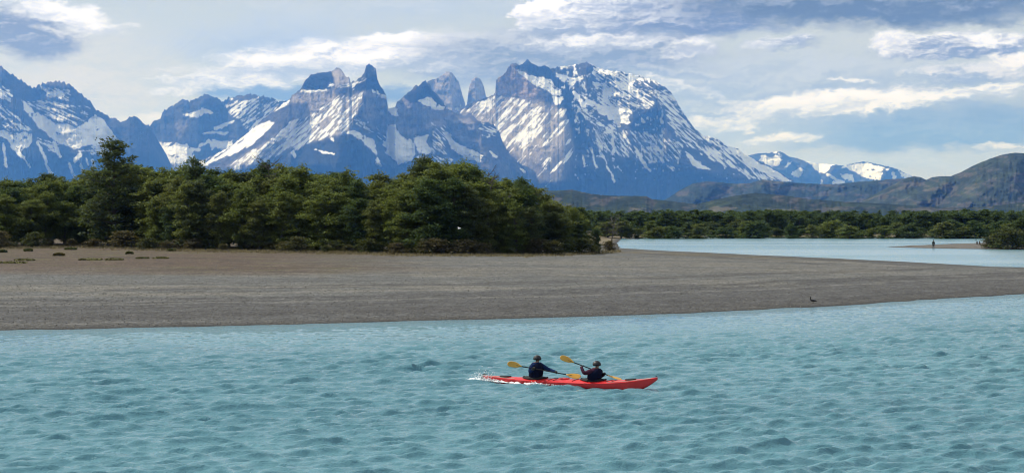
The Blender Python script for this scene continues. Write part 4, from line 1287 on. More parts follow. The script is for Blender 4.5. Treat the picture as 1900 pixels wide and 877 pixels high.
# driftwood
def log(px, py, L, rad, rz, label, name='driftwood'):
    y = F * (CAMH - 0.4) / (py - HZ); x = (px - 950) / F * y; z = ground_z(x, y)
    o = thing(name, label, 'driftwood', (x, y, z), rz)
    a = Acc()
    a.add(*tube([(-L / 2, 0, rad * 0.8), (-L / 6, 0.1, rad * 1.1), (L / 4, -0.05, rad), (L / 2, 0.1, rad * 1.6)], [rad * 1.1, rad, rad * 0.8, rad * 0.35], 7))
    ob('log', a.mesh('log', [M_BARK]), o)
    b = Acc()
    b.add(*tube([(-L / 5, 0, rad), (-L / 3.2, 0.2, rad * 3.2), (-L / 2.6, 0.3, rad * 5)], [rad * 0.5, rad * 0.35, rad * 0.15], 5))
    b.add(*tube([(-L / 2, 0, rad), (-L / 2 - 0.3, 0.3, rad * 2.4)], [rad * 0.7, rad * 0.3], 5))
    ob('branch', b.mesh('branch', [M_BARK]), o)


log(1705, 438.3, 4.2, 0.26, 0.15, 'dark driftwood log on the sandy patch of the far bank')
log(1176, 440.8, 3.0, 0.24, -0.1, 'dark driftwood log on the bank at the head of the inlet')
for p, lab in ((1813, 'small dark stump on the spit, farther from the bush'), (1818, 'small dark stump on the spit, right beside the bush')):
    y = F * (CAMH - 0.42) / (452.8 - HZ); x = (p - 950) / F * y; z = ground_z(x, y)
    o = thing('stump', lab, 'stump', (x, y, z), p)
    a = Acc()
    a.add(*tube([(0, 0, -0.1), (0.02, 0, 0.25), (0.0, 0.03, 0.5), (0.05, 0.02, 0.62)], [0.2, 0.15, 0.14, 0.05], 7))
    a.add(*tube([(0.08, 0, 0.35), (0.25, 0.02, 0.55)], [0.06, 0.02], 5))
    ob('trunk', a.mesh('trunk', [M_BARK]), o)
# ------------------------------------------------------------------ the double kayak, its crew, birds
KC = Vector((1.90, 50.05, 0.015))
KY = R(-25.5)


def m_paint(name, c, rough=0.28, coat=0.4):
    def f(t):
        co = t.n('ShaderNodeTexCoord').outputs['Object']
        n_ = t.noise(co, 2.0, 5, 0.6)
        n2 = t.noise(co, 22.0, 4, 0.6)
        k = t.lin(n_, 0.3, 0.7, 0.85, 1.12)
        cc = t.vm('MULTIPLY', c, t.xyz(k, k, k))
        rr_ = t.lin(n2, 0.3, 0.7, rough * 0.8, rough * 1.5)
        return pbsdf(t, cc, rr_, bump(t, n2, 0.08, 0.01), Coat_Weight=coat, Coat_Roughness=0.2)
    return mat(name, f)


M_RED = m_paint('red_kayak_plastic', (0.60, 0.020, 0.022), 0.34, 0.15)
M_BLACK = plain('black_rubber', (0.012, 0.012, 0.013), 0.7, 0.2, Specular_IOR_Level=0.2)
M_YEL = plain('yellow_blade', (0.56, 0.29, 0.035), 0.45, 0.12, 5.0)
M_NAVY = plain('navy_vest', (0.005, 0.007, 0.022), 0.9, 0.3, 12, Specular_IOR_Level=0.08)
M_BLUE = plain('blue_jacket', (0.009, 0.022, 0.075), 0.9, 0.3, 12, Specular_IOR_Level=0.08)
M_PLUM = plain('plum_jacket', (0.055, 0.018, 0.035), 0.9, 0.3, 12, Specular_IOR_Level=0.08)
M_SKIN = plain('skin', (0.30, 0.16, 0.11), 0.55, 0.08)
M_GLOVE = plain('black_glove', (0.02, 0.02, 0.022), 0.7, 0.2)
M_DECKW = plain('pale_deck_cord', (0.5, 0.47, 0.4), 0.6, 0.1)
M_WHITE = plain('white_foam', (0.86, 0.9, 0.92), 0.5, 0.08)
M_HELM = m_paint('black_helmet_shell', (0.003, 0.0035, 0.006), 0.5, 0.0)
M_PANTS = plain('dark_trousers', (0.06, 0.05, 0.045), 0.85, 0.2)
M_COAT = plain('dark_green_coat', (0.02, 0.03, 0.028), 0.85, 0.2)
M_PLUME = plain('black_feathers', (0.010, 0.010, 0.013), 0.5, 0.3, 20)
M_BEAK = plain('grey_bill', (0.16, 0.14, 0.11), 0.5, 0.1)
M_GULL = plain('white_feathers', (0.75, 0.76, 0.78), 0.7, 0.08)


def loft(rings, mats=(), close_ends=True, name='part'):
    """rings: (n,k,3)"""
    A_ = np.array(rings, float)
    n, k = A_.shape[:2]
    i = np.arange(n * k).reshape(n, k)
    j = np.roll(i, -1, 1)
    faces = [tuple(q) for q in np.stack([i[:-1], j[:-1], j[1:], i[1:]], -1).reshape(-1, 4)]
    if close_ends:
        faces.append(tuple(i[0][::-1]))
        faces.append(tuple(i[-1]))
    return mesh_from(name, A_.reshape(-1, 3), faces, mats)


LK = 3.2                       # half length
xs_ = np.concatenate([np.linspace(-LK, -LK + 0.5, 6)[:-1], np.linspace(-LK + 0.5, LK - 0.6, 26), np.linspace(LK - 0.6, LK, 7)[1:]])


def beam(x):
    f = abs(x / LK)
    return 0.375 * max(0.0, 1 - f ** 2.3) ** 0.85 + 0.006


def sheer(x):
    f = x / LK
    return 0.125 + (0.265 * f ** 2.6 if f > 0 else 0.03 * f ** 2) - (0.0 if f > 0 else 0.02 * math.sin(min(1, -f) * math.pi)) + 0.02 * f * f


def keel(x):
    f = x / LK
    if f > 0.72:
        return -0.10 + 0.44 * ((f - 0.72) / 0.28) ** 1.7
    if f < -0.82:
        return -0.10 + 0.20 * ((-f - 0.82) / 0.18) ** 1.6
    return -0.10


def crown(x):
    f = abs(x / LK)
    return 0.085 * (1 - f ** 2) + 0.012


COCK = (-1.22, 0.92)           # cockpit centres
kay = thing('kayak', 'red two-seat sea kayak crossing the river', 'kayak', KC, KY)
hull_r, deck_r = [], []
for x in xs_:
    b, s, k = beam(x), sheer(x), keel(x)
    k = min(k, s - 0.02)
    ring = [(x, b, s)]
    for q in (0.95, 0.8, 0.55, 0.25):
        a_ = math.acos(q)
        ring.append((x, b * q ** 0.45, s + (k - s) * math.sin(a_) ** 1.0 * 1.0))
    ring.append((x, 0, k))
    ring += [(p[0], -p[1], p[2]) for p in ring[-2::-1]]
    hull_r.append(ring)
n_, k_ = len(hull_r), len(hull_r[0])
idx = np.arange(n_ * k_).reshape(n_, k_)
hf = np.stack([idx[:-1, :-1], idx[1:, :-1], idx[1:, 1:], idx[:-1, 1:]], -1).reshape(-1, 4)
ob('hull', mesh_from('hull', np.array(hull_r).reshape(-1, 3), hf, [M_RED]), kay)
for x in xs_:
    b, s, c = beam(x), sheer(x), crown(x)
    deck_r.append([(x, b * q * 1.012, s + 0.003 + c * (1 - abs(q) ** 1.7)) for q in np.linspace(-1, 1, 13)])
DR = np.array(deck_r)
n_, k_ = DR.shape[:2]
idx = np.arange(n_ * k_).reshape(n_, k_)
df = np.stack([idx[:-1, :-1], idx[:-1, 1:], idx[1:, 1:], idx[1:, :-1]], -1).reshape(-1, 4)
cen = DR.reshape(-1, 3)[df].mean(1)
keep = np.ones(len(df), bool)
for c in COCK:
    keep &= ((cen[:, 0] - c) / 0.40) ** 2 + (cen[:, 1] / 0.22) ** 2 > 1.0
ob('deck', mesh_from('deck', DR.reshape(-1, 3), df[keep], [M_RED]), kay)


def deck_z(x, y):
    b = beam(x)
    return sheer(x) + 0.003 + crown(x) * (1 - min(1, abs(y) / max(b, 0.01)) ** 1.7)


def ring_path(cx, rx, ry, dz, n=24):
    return [(cx + rx * math.cos(a), ry * math.sin(a), deck_z(cx + rx * math.cos(a), ry * math.sin(a)) + dz) for a in np.linspace(0, 2 * math.pi, n + 1)]


for c in COCK:
    a = Acc(); p = ring_path(c, 0.45, 0.26, 0.025)
    a.add(*tube(p, [0.022] * len(p), 6))
    co_ = ob('cockpit_rim', a.mesh('cockpit_rim', [M_BLACK]), kay)
    # neoprene spray skirt closing the cockpit round the waist
    rings = [[(c + rx * math.cos(t_), ry * math.sin(t_), deck_z(c, 0) + dz) for t_ in np.linspace(0, 2 * math.pi, 20, endpoint=False)] for rx, ry, dz in ((0.45, 0.26, 0.0), (0.40, 0.24, 0.035), (0.25, 0.2, 0.05), (0.17, 0.17, 0.12))]
    ob('spray_skirt', loft(rings, [M_BLACK], False, 'spray_skirt'), kay)
for c, rx, ry in ((2.25, 0.2, 0.13), (-2.35, 0.22, 0.14), (-0.15, 0.2, 0.16)):
    rings = [[(c + rx * s * math.cos(t_), ry * s * math.sin(t_), deck_z(c + rx * s * math.cos(t_), ry * s * math.sin(t_)) + dz) for t_ in np.linspace(0, 2 * math.pi, 18, endpoint=False)] for s, dz in ((1.0, 0.0), (1.0, 0.02), (0.85, 0.032), (0.05, 0.036))]
    ob('hatch_cover', loft(rings, [M_RED if c == -0.15 else M_BLACK], True, 'hatch_cover'), kay)
for sgn in (-1, 1):
    a = Acc()
    p = [(x, sgn * beam(x) * 0.8, deck_z(x, beam(x) * 0.8) + 0.012) for x in np.linspace(1.5, 3.0, 10)]
    a.add(*tube(p, [0.008] * 10, 5))
    ob('deck_line', a.mesh('deck_line', [M_DECKW]), kay)
    a = Acc()
    p = [(x, sgn * beam(x) * 0.8, deck_z(x, beam(x) * 0.8) + 0.012) for x in np.linspace(-3.0, -1.9, 8)]
    a.add(*tube(p, [0.008] * 8, 5))
    ob('deck_line', a.mesh('deck_line', [M_DECKW]), kay)
for x0 in (1.45, 1.65, -0.62, -0.45, 0.25):
    a = Acc()
    p = [(x0 + 0.14 * (q + 1), beam(x0) * 0.7 * q, deck_z(x0, beam(x0) * 0.7 * q) + 0.012) for q in np.linspace(-1, 1, 9)]
    a.add(*tube(p, [0.008] * 9, 5))
    ob('bungee_cord', a.mesh('bungee_cord', [M_BLACK]), kay)
# rudder, folded on the stern, and end toggles
rb = [[(-LK - 0.02 + dx_, y_, 0.20 + dz_) for dx_, dz_ in ((0, 0.05), (0.10, 0.06), (0.12, -0.08), (-0.03, -0.22), (-0.12, -0.24), (-0.10, -0.1))] for y_ in (-0.008, 0.008)]
ob('rudder', loft(rb, [M_BLACK], True, 'rudder'), kay)
for xt, zt in ((LK - 0.05, sheer(LK) + 0.03), (-LK + 0.12, sheer(-LK) + 0.04)):
    a = Acc(); a.add(*tube([(xt, -0.05, zt), (xt, 0, zt + 0.012), (xt, 0.05, zt)], [0.013] * 3, 6))
    ob('carry_handle', a.mesh('carry_handle', [M_BLACK]), kay)


# ---- people grown from a posed skeleton
def skin_body(name, joints, edges, mats, region, sub=2):
    ks = list(joints)
    ii = {k: i for i, k in enumerate(ks)}
    me = bpy.data.meshes.new(name)
    me.from_pydata([joints[k][0] for k in ks], [(ii[a], ii[b]) for a, b in edges], [])
    o = bpy.data.objects.new(name + '_tmp', me)
    COL.objects.link(o)
    o.modifiers.new('skin', 'SKIN').use_smooth_shade = True
    if not me.skin_vertices:
        bpy.context.view_layer.objects.active = o
    sv_ = me.skin_vertices[0].data
    for k in ks:
        r_ = joints[k][1]
        sv_[ii[k]].radius = r_ if isinstance(r_, tuple) else (r_, r_)
        sv_[ii[k]].use_root = (k == 'pelvis')
    m_ = o.modifiers.new('sub', 'SUBSURF'); m_.levels = sub; m_.render_levels = sub
    dg = bpy.context.evaluated_depsgraph_get()
    out = bpy.data.meshes.new_from_object(o.evaluated_get(dg))
    bpy.data.objects.remove(o)
    out.name = name
    out.materials.clear()
    for x in mats:
        out.materials.append(x)
    for p in out.polygons:
        p.use_smooth = True
        p.material_index = region(p.center)
    return out


def hand(J, E, tag, wrist, grip, axis, away):
    """palm beside the shaft, four curled fingers and a thumb closed round it. grip: point on shaft, away: from shaft to palm"""
    axis = Vector(axis).normalized(); away = Vector(away)
    away = (away - axis * away.dot(axis)).normalized()
    side = axis.cross(away)
    palm = Vector(grip) + away * 0.045
    J[tag + 'palm'] = (tuple(palm), (0.026, 0.042))
    E.append((wrist, tag + 'palm'))
    for q in range(4):
        off = axis * ((q - 1.5) * 0.021)
        Lf = (0.9, 1.0, 0.97, 0.8)[q]
        p1 = Vector(grip) + off + away * 0.03 + side * 0.040
        p2 = Vector(grip) + off + side * 0.042 * Lf - away * 0.012
        p3 = Vector(grip) + off - away * 0.036 * Lf + side * 0.012
        for nme, p, r_ in (('a', p1, 0.0105), ('b', p2, 0.0095), ('c', p3, 0.008)):
            J['%sf%d%s' % (tag, q, nme)] = (tuple(p), r_)
        E += [(tag + 'palm', '%sf%da' % (tag, q)), ('%sf%da' % (tag, q), '%sf%db' % (tag, q)), ('%sf%db' % (tag, q), '%sf%dc' % (tag, q))]
    t1 = Vector(grip) + away * 0.02 - side * 0.038 + axis * 0.03
    t2 = Vector(grip) - away * 0.022 - side * 0.03 + axis * 0.035
    J[tag + 't1'] = (tuple(t1), 0.011); J[tag + 't2'] = (tuple(t2), 0.009)
    E += [(tag + 'palm', tag + 't1'), (tag + 't1', tag + 't2')]


def paddler(label, cx, lean, tw, headz, PA, PB, sleeve, hr, hl, hyaw, helmlabel):
    """PA, PB: paddle ends in kayak space; hr / hl: where along the shaft the right / left hand grips"""
    PA, PB = Vector(PA), Vector(PB)
    ax = (PB - PA).normalized()
    o = thing('person', label, 'person', KC + Matrix.Rotation(KY, 3, 'Z') @ Vector((cx, 0, 0)), KY)
    off = Vector((cx, 0, 0))
    J, E = {}, []
    z0 = 0.02
    hz_ = headz
    up = lambda f: (lean * f, 0.0, z0 + 0.10 + (hz_ - 0.22 - z0 - 0.10) * f)     # spine
    J['pelvis'] = (up(0.0), (0.14, 0.17))
    J['waist'] = (up(0.28), (0.15, 0.18))
    J['chest'] = (up(0.62), (0.16, 0.20))
    J['collar'] = (up(0.88), (0.10, 0.12))
    c = up(0.88)
    hx = c[0] + 0.035
    J['neck'] = ((hx - 0.015, 0, hz_ - 0.235), 0.056)
    J['jaw'] = ((hx + 0.025 * math.cos(hyaw), 0.025 * math.sin(hyaw), hz_ - 0.175), (0.068, 0.062))
    J['face'] = ((hx + 0.01, 0, hz_ - 0.115), (0.088, 0.078))
    J['crown'] = ((hx - 0.012, 0, hz_ - 0.05), (0.075, 0.07))
    J['nose'] = ((hx + 0.115 * math.cos(hyaw), 0.115 * math.sin(hyaw), hz_ - 0.145), 0.012)
    E += [('pelvis', 'waist'), ('waist', 'chest'), ('chest', 'collar'), ('collar', 'neck'), ('neck', 'jaw'), ('jaw', 'face'), ('face', 'crown'), ('face', 'nose')]
    hands = {}
    for sd, yy_, hh in (('R', -1, hr), ('L', 1, hl)):
        sh = Vector((c[0] - 0.01 + tw * yy_ * -1, yy_ * 0.185, c[2] - 0.03))
        g = PA + (PB - PA) * hh - off
        away = (sh - g); away.z -= 0.05
        axl = ax
        aw = (away - axl * away.dot(axl)).normalized()
        wr_ = g + aw * 0.10
        mid = (sh + wr_) / 2
        d_ = (wr_ - sh).length
        bend = math.sqrt(max(0.001, 0.27 ** 2 - min(d_ / 2, 0.265) ** 2))
        el_ = mid + (Vector((-0.35, yy_ * 0.55, -0.8)).normalized()) * bend
        J[sd + 'sh'] = (tuple(sh), 0.10); J[sd + 'el'] = (tuple(el_), 0.078); J[sd + 'wr'] = (tuple(wr_), 0.05)
        E += [('collar', sd + 'sh'), (sd + 'sh', sd + 'el'), (sd + 'el', sd + 'wr')]
        hand(J, E, sd, sd + 'wr', g, axl, aw)
        hands[sd] = wr_
        J[sd + 'hip'] = ((0.06, yy_ * 0.10, z0 + 0.06), 0.085)
        J[sd + 'kn'] = ((0.44, yy_ * 0.15, z0 + 0.09), 0.058)
        J[sd + 'an'] = ((0.82, yy_ * 0.10, z0 + 0.04), 0.042)
        J[sd + 'toe'] = ((0.93, yy_ * 0.10, z0 + 0.08), 0.032)
        E += [('pelvis', sd + 'hip'), (sd + 'hip', sd + 'kn'), (sd + 'kn', sd + 'an'), (sd + 'an', sd + 'toe')]

    def reg(p):
        if p.z > hz_ - 0.225 and abs(p.y) < 0.11 and abs(p.x - hx) < 0.15:
            return 1
        for wv in hands.values():
            if (p - wv).length < 0.03:
                return 2
        for g in (PA + (PB - PA) * hr - off, PA + (PB - PA) * hl - off):
            if (p - g).length < 0.095:
                return 2
        return 0
    me = skin_body('body', J, E, [sleeve, M_SKIN, M_GLOVE], reg)
    ob('body', me, o)
    # life vest: a padded shell round the trunk
    rings = []
    for f, rx, ry in ((0.10, 0.20, 0.24), (0.30, 0.225, 0.265), (0.6, 0.24, 0.285), (0.80, 0.215, 0.255), (0.94, 0.14, 0.16)):
        u_ = up(f)
        rings.append([(u_[0] + rx * math.copysign(abs(math.cos(t_)) ** 0.8, math.cos(t_)) + 0.005, ry * math.copysign(abs(math.sin(t_)) ** 0.8, math.sin(t_)), u_[2]) for t_ in np.linspace(0, 2 * math.pi, 24, endpoint=False)])
    ob('life_vest', loft(rings, [M_NAVY], False, 'life_vest'), o)
    # helmet with brim
    rings = []
    for a_, s in ((0.0, 1.10), (0.04, 1.13), (0.16, 1.08), (0.5, 0.97), (0.9, 0.75), (1.25, 0.42), (1.5, 0.08)):
        if a_ == 0.0:
            zc_, rr_ = hz_ - 0.150, 0.118
        else:
            zc_, rr_ = hz_ - 0.118 + 0.138 * math.sin(a_), 0.128 * math.cos(a_) + 0.003
        rings.append([(hx + 0.0 + rr_ * 1.12 * math.cos(t_) + 0, rr_ * 0.98 * math.sin(t_), zc_) for t_ in np.linspace(0, 2 * math.pi, 22, endpoint=False)])
    hm_ = ob('helmet', loft(rings, [M_HELM], True, 'helmet'), o)
    hm_['label'] = helmlabel
    a = Acc()
    for sg in (-1, 1):
        a.add(*tube([(hx, sg * 0.088, hz_ - 0.12), (hx + 0.015, sg * 0.072, hz_ - 0.19), (hx + 0.03, 0, hz_ - 0.235)], [0.009] * 3, 5))
    ob('chin_strap', a.mesh('chin_strap', [M_BLACK]), o)
    for sg in (-1, 1):
        er = [(hx + 0.098 + 0.002 * math.cos(t_), sg * 0.034 + 0.011 * math.cos(t_), hz_ - 0.128 + 0.008 * math.sin(t_)) for t_ in np.linspace(0, 6.28, 8, endpoint=False)]
        er2 = [(x_ - 0.03, y_, z_) for x_, y_, z_ in er]
        ob('eye', loft([er2, er], [M_BLACK], True, 'eye'), o)
    return o


def paddle(label, PA, PB, nA, nB):
    PA, PB = Vector(PA), Vector(PB)
    d = PB - PA
    L = d.length
    M3 = d.to_track_quat('X', 'Z').to_matrix()
    o = thing('paddle', label, 'paddle', KC + Matrix.Rotation(KY, 3, 'Z') @ ((PA + PB) / 2), KY, 'kayak paddles')
    a = Acc()
    a.add(*tube([M3 @ Vector((x, 0, 0)) for x in (-L / 2 + 0.30, -L / 4, 0, L / 4, L / 2 - 0.30)], [0.018] * 5, 8))
    ob('shaft', a.mesh('shaft', [M_BLACK]), o)
    for sg, nn in ((-1, nA), (1, nB)):
        nn = Vector(nn); e = d.normalized() * sg
        nn = (nn - e * nn.dot(e)).normalized()
        s_ = e.cross(nn)
        rings = []
        for f, w_, th in ((0.0, 0.02, 0.018), (0.12, 0.035, 0.016), (0.28, 0.075, 0.012), (0.5, 0.098, 0.009), (0.72, 0.10, 0.008), (0.88, 0.085, 0.007), (0.96, 0.055, 0.006), (1.0, 0.015, 0.004)):
            ctr = e * (L / 2 - 0.50 + 0.50 * f) + nn * (0.035 * f * f) + s_ * (0.012 * math.sin(f * 3))
            rings.append([tuple(ctr + s_ * (w_ * math.cos(t_)) + nn * (th * math.sin(t_) + 0.05 * w_ * math.cos(t_) ** 2)) for t_ in np.linspace(0, 2 * math.pi, 14, endpoint=False)])
        ob('blade', loft(rings, [M_YEL], True, 'blade'), o)
    return o


RA, RB = (-1.98, -0.62, 0.70), (0.44, 0.06, 0.29)
FA, FB = (-0.12, -0.42, 0.98), (1.84, 0.24, 0.23)
paddler('rear paddler in blue jacket, navy vest and black helmet, sitting upright', COCK[0], 0.04, -0.05, 0.96, RA, RB, M_BLUE, 0.36, 0.66, -0.5, 'shiny black helmet')
paddler('front paddler in plum jacket, navy vest and black helmet, leaning into the stroke', COCK[1], 0.10, -0.04, 0.86, FA, FB, M_PLUM, 0.36, 0.72, -0.3, 'shiny black helmet')
paddle('yellow bladed paddle held low by the rear paddler', RA, RB, (0.3, -1, 0.25), (0.2, -1, 0.8))
paddle('yellow bladed paddle raised high by the front paddler', FA, FB, (0.5, -1, 0.5), (-0.1, -0.25, 1))

# ---- splash round the stern
RK = Matrix.Rotation(KY, 3, 'Z')
r = np.random.default_rng(9)
V_, F_ = [], []
k = 0


def drop(p, s):
    global k
    q = octv * s * r.uniform(0.6, 1.3, (6, 1))
    V_.append(q + np.array(KC + RK @ Vector(p)))
    F_.append(octf + k)
    k += 6


for i in range(520):            # spray fan behind and beside the stern
    t_ = r.random()
    x = -3.25 + r.normal(0, 0.16) + 0.3 * t_
    drop((x - 0.10 * abs(r.normal()), -0.12 + r.normal(0, 0.16), abs(r.normal(0.0, 0.15)) + 0.02), 0.007 + 0.018 * r.random() ** 2)
for i in range(380):            # streaks washing along the side
    x = -3.1 + r.random() * 1.0
    drop((x, -beam(x) - 0.04 - abs(r.normal(0, 0.05)), 0.02 + abs(r.normal(0, 0.085)) * (1 - (x + 3.1))), 0.010 + 0.018 * r.random() ** 2)
for i in range(110):
    x = -1.02 + r.normal(0, 0.10)
    drop((x, -beam(x) - 0.10 + r.normal(0, 0.06), 0.03 + abs(r.normal(0, 0.035))), 0.012 + 0.022 * r.random() ** 2)
for i in range(70):
    x = -0.6 + r.normal(0, 0.25)
    drop((x, -beam(x) - 0.08 + r.normal(0, 0.05), 0.03 + abs(r.normal(0, 0.02))), 0.010 + 0.014 * r.random() ** 2)
for i in range(380):            # foam trail
    x = -3.25 - abs(r.normal(0, 0.25))
    drop((x, r.normal(0.0, 0.2), 0.035 + r.normal(0, 0.02)), 0.010 + 0.02 * r.random() ** 2)
# foam rafts lying on the water
for i in range(46):
    if i < 26:
        x = -3.15 - abs(r.normal(0, 0.22)); y = r.normal(-0.05, 0.14)
    else:
        x = -3.1 + r.random() * 2.3; y = -beam(x) - 0.07 - abs(r.normal(0, 0.05))
    a_ = np.linspace(0, 6.283, 12, endpoint=False)
    sx_, sy_ = r.uniform(0.06, 0.22), r.uniform(0.02, 0.06)
    rim = np.stack([x + sx_ * np.cos(a_) * r.uniform(0.5, 1.3, 12), y + sy_ * np.sin(a_) * r.uniform(0.5, 1.3, 12), np.full(12, 0.03)], -1)
    mid_ = np.array([[x, y, 0.06 + r.uniform(0, 0.03)]])
    pts_ = np.concatenate([rim, mid_])
    V_.append(np.array([KC + RK @ Vector(p) for p in pts_]))
    F_.append(np.array([(q, (q + 1) % 12, 12) for q in range(12)]) + k)
    k += 13
ob('splash', mesh_from('splash', np.concatenate(V_), np.concatenate(F_), [M_WHITE], True), kind='stuff', label='white spray and foam thrown up round the kayak stern')

# ---- far figure on the spit
py_f = 458.6
yf = F * (CAMH - 0.25) / (py_f - HZ); xf = (1732 - 950) / F * yf; zf = ground_z(xf, yf)
o = thing('person', 'distant lone person in dark coat standing on the spit across the water', 'person', (xf, yf, zf), R(200))
J = {'pelvis': ((0, 0, 0.92), (0.15, 0.13)), 'waist': ((0, 0, 1.1), (0.15, 0.13)), 'chest': ((0, 0.01, 1.33), (0.18, 0.14)), 'neck': ((0, 0.02, 1.48), 0.06), 'jaw': ((0, 0.04, 1.55), 0.07), 'head': ((0, 0.03, 1.64), 0.095), 'nose': ((0, 0.135, 1.61), 0.014),
     'crown': ((0, 0.02, 1.70), 0.075)}
E = [('pelvis', 'waist'), ('waist', 'chest'), ('chest', 'neck'), ('neck', 'jaw'), ('jaw', 'head'), ('head', 'crown'), ('head', 'nose')]
for sd, s in (('R', 1), ('L', -1)):
    J[sd + 'sh'] = ((s * 0.19, 0, 1.40), 0.075); J[sd + 'el'] = ((s * 0.29, 0.02, 1.12), 0.058); J[sd + 'wr'] = ((s * 0.21, 0.2, 0.98), 0.04)
    J[sd + 'palm'] = ((s * 0.17, 0.26, 0.96), 0.036)
    E += [('chest', sd + 'sh'), (sd + 'sh', sd + 'el'), (sd + 'el', sd + 'wr'), (sd + 'wr', sd + 'palm')]
    for q in range(5):
        J['%sf%d' % (sd, q)] = ((s * (0.15 - 0.005 * q), 0.31 - 0.012 * abs(q - 2), 0.99 - 0.022 * q), 0.01)
        E.append((sd + 'palm', '%sf%d' % (sd, q)))
    J[sd + 'hip'] = ((s * 0.10, 0, 0.86), 0.10); J[sd + 'kn'] = ((s * 0.12, 0.02, 0.47), 0.065); J[sd + 'an'] = ((s * 0.13, -0.01, 0.08), 0.05); J[sd + 'toe'] = ((s * 0.15, 0.15, 0.04), 0.04)
    E += [('pelvis', sd + 'hip'), (sd + 'hip', sd + 'kn'), (sd + 'kn', sd + 'an'), (sd + 'an', sd + 'toe')]
ob('body', skin_body('body', J, E, [M_COAT, M_SKIN, M_PANTS], lambda p: 1 if (p.z > 1.5 or (p.y > 0.21 and p.z > 0.8)) else (2 if p.z < 0.72 else 0)), o)
rings = [[(rr_ * math.cos(t_), 0.02 + rr_ * math.sin(t_), z_) for t_ in np.linspace(0, 6.283, 16, endpoint=False)] for rr_, z_ in ((0.105, 1.63), (0.112, 1.68), (0.10, 1.74), (0.06, 1.79), (0.01, 1.805))]
ob('hat', loft(rings, [M_COAT], True, 'hat'), o)
rings = [[(rx * math.cos(t_), ry * math.sin(t_), z_) for t_ in np.linspace(0, 6.283, 18, endpoint=False)] for rx, ry, z_ in ((0.24, 0.20, 0.72), (0.225, 0.19, 0.9), (0.20, 0.165, 1.12), (0.235, 0.175, 1.35), (0.16, 0.12, 1.46), (0.08, 0.08, 1.50))]
ob('coat', loft(rings, [M_COAT], False, 'coat'), o)

# ---- dark bird on the gravel
yb = F * (CAMH - 0.3) / (556.5 - HZ); xb = (1509 - 950) / F * yb; zb_ = ground_z(xb, yb)
o = thing('bird', 'dark long-necked bird sitting on the gravel near the waterline', 'bird', (xb, yb, zb_), R(8))


def sweep(pts, name, m_, n=12):
    P = np.array([p[:3] for p in pts], float)
    T = np.gradient(P, axis=0); T /= np.linalg.norm(T, axis=1)[:, None]
    rings = []
    for p, t_, q in zip(P, T, pts):
        s_ = np.array((0, 1.0, 0)); u_ = np.cross(s_, t_); u_ /= np.linalg.norm(u_)
        rings.append([p + s_ * q[3] * math.cos(a) + u_ * q[4] * math.sin(a) for a in np.linspace(0, 6.283, n, endpoint=False)])
    return loft(rings, [m_], True, name)


ob('body', sweep([(0.30, 0, 0.085, 0.015, 0.006), (0.20, 0, 0.115, 0.045, 0.02), (0.10, 0, 0.145, 0.075, 0.05), (0.0, 0, 0.165, 0.09, 0.068), (-0.09, 0, 0.175, 0.08, 0.066), (-0.145, 0, 0.20, 0.05, 0.048), (-0.165, 0, 0.25, 0.032, 0.034), (-0.17, 0, 0.32, 0.026, 0.028), (-0.175, 0, 0.375, 0.03, 0.032), (-0.195, 0, 0.405, 0.03, 0.026), (-0.22, 0, 0.408, 0.016, 0.013)], 'body', M_PLUME), o)
ob('bill', sweep([(-0.205, 0, 0.404, 0.013, 0.011), (-0.25, 0, 0.400, 0.007, 0.006), (-0.285, 0, 0.393, 0.003, 0.003)], 'bill', M_BEAK, 8), o)
for s in (-1, 1):
    ob('wing', sweep([(-0.08, s * 0.07, 0.19, 0.012, 0.03), (0.02, s * 0.088, 0.175, 0.014, 0.052), (0.13, s * 0.066, 0.145, 0.012, 0.036), (0.25, s * 0.02, 0.11, 0.006, 0.012)], 'wing', M_PLUME, 8), o)
    a = Acc(); a.add(*tube([(0.0, s * 0.04, 0.12), (0.01, s * 0.045, 0.05), (0.0, s * 0.045, 0.0)], [0.014, 0.009, 0.009], 6)); a.add(*tube([(0.02, s * 0.045, 0.006), (-0.03, s * 0.045, 0.008), (-0.07, s * 0.05, 0.005)], [0.008, 0.016, 0.006], 6))
    ob('leg', a.mesh('leg', [M_BEAK]), o)
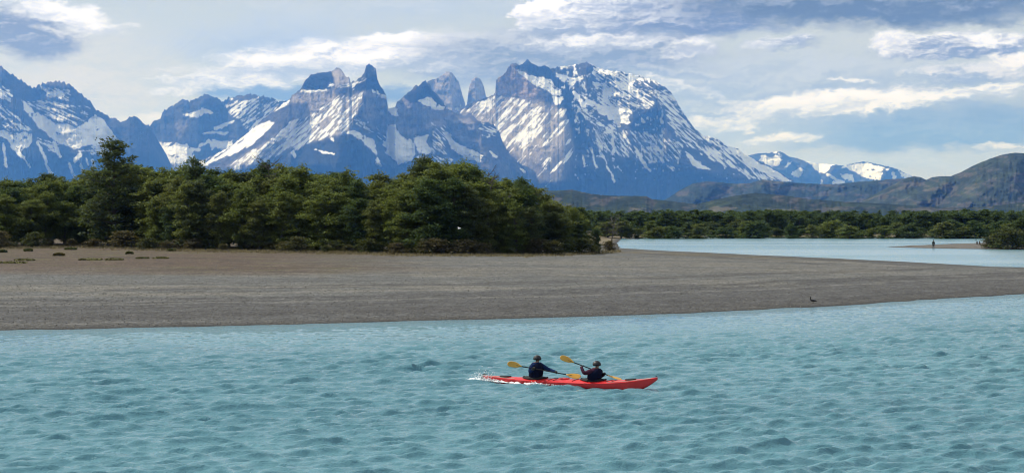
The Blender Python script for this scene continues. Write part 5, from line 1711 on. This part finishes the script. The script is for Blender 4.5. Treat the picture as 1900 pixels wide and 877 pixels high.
# ---- small white bird in flight before the dark trees
yg = 172.0; xg = (852 - 950) / F * yg; zg = CAMH - (424 - HZ) / F * yg
o = thing('bird', 'small white bird flying low in front of the dark trees', 'bird', (xg, yg, zg), R(20))
o.rotation_euler = (R(10), R(-18), R(25))
ob('body', sweep([(-0.20, 0, 0, 0.02, 0.006), (-0.10, 0, 0, 0.035, 0.03), (0.0, 0, 0.005, 0.05, 0.048), (0.09, 0, 0.012, 0.042, 0.04), (0.14, 0, 0.02, 0.03, 0.03), (0.17, 0, 0.022, 0.026, 0.026), (0.195, 0, 0.018, 0.01, 0.01), (0.225, 0, 0.012, 0.003, 0.003)], 'body', M_GULL), o)
for s in (-1, 1):
    rings = [[(x0 + c_ * (u_ - 0.5), s * y_, z_ + th * math.sin(u_ * math.pi) * w_) for u_, w_ in ((0, 1), (0.3, 1), (0.7, 1), (1, 1), (0.7, -1), (0.3, -1))] for x0, y_, z_, c_, th in ((0.02, 0.03, 0.02, 0.13, 0.02), (0.05, 0.16, 0.08, 0.12, 0.014), (0.04, 0.28, 0.10, 0.09, 0.01), (-0.03, 0.42, 0.08, 0.035, 0.005))]
    ob('wing', loft(rings, [M_GULL], True, 'wing'), o)
# ------------------------------------------------------------------ haze
def box_mesh(name, x0, x1, y0, y1, z0, z1):
    co = [(x, y, z) for x in (x0, x1) for y in (y0, y1) for z in (z0, z1)]
    f = [(0, 1, 3, 2), (4, 6, 7, 5), (0, 4, 5, 1), (2, 3, 7, 6), (0, 2, 6, 4), (1, 5, 7, 3)]
    return mesh_from(name, np.array(co), f, smooth=False)


hm = bpy.data.materials.new('haze_air')
hm.use_nodes = True
ht = NT(hm.node_tree)
hv = ht.n('ShaderNodeVolumePrincipled')
hv.inputs['Color'].default_value = (0.105, 0.335, 1.0, 1)
hv.inputs['Density'].default_value = 3.15e-5
hv.inputs['Density Attribute'].default_value = ''
hv.inputs['Absorption Color'].default_value = (1, 1, 1, 1)
hv.inputs['Anisotropy'].default_value = 0.2
ho = ht.n('ShaderNodeOutputMaterial')
ht.t.links.new(hv.outputs[0], ho.inputs['Volume'])
hm.cycles.homogeneous_volume = True
hme = box_mesh('haze', -50500, 50500, -3500, 50500, -6.0, 2900.0)
hme.materials.append(hm)
ob('haze', hme, kind='stuff', label='thin blue haze in the valley air')
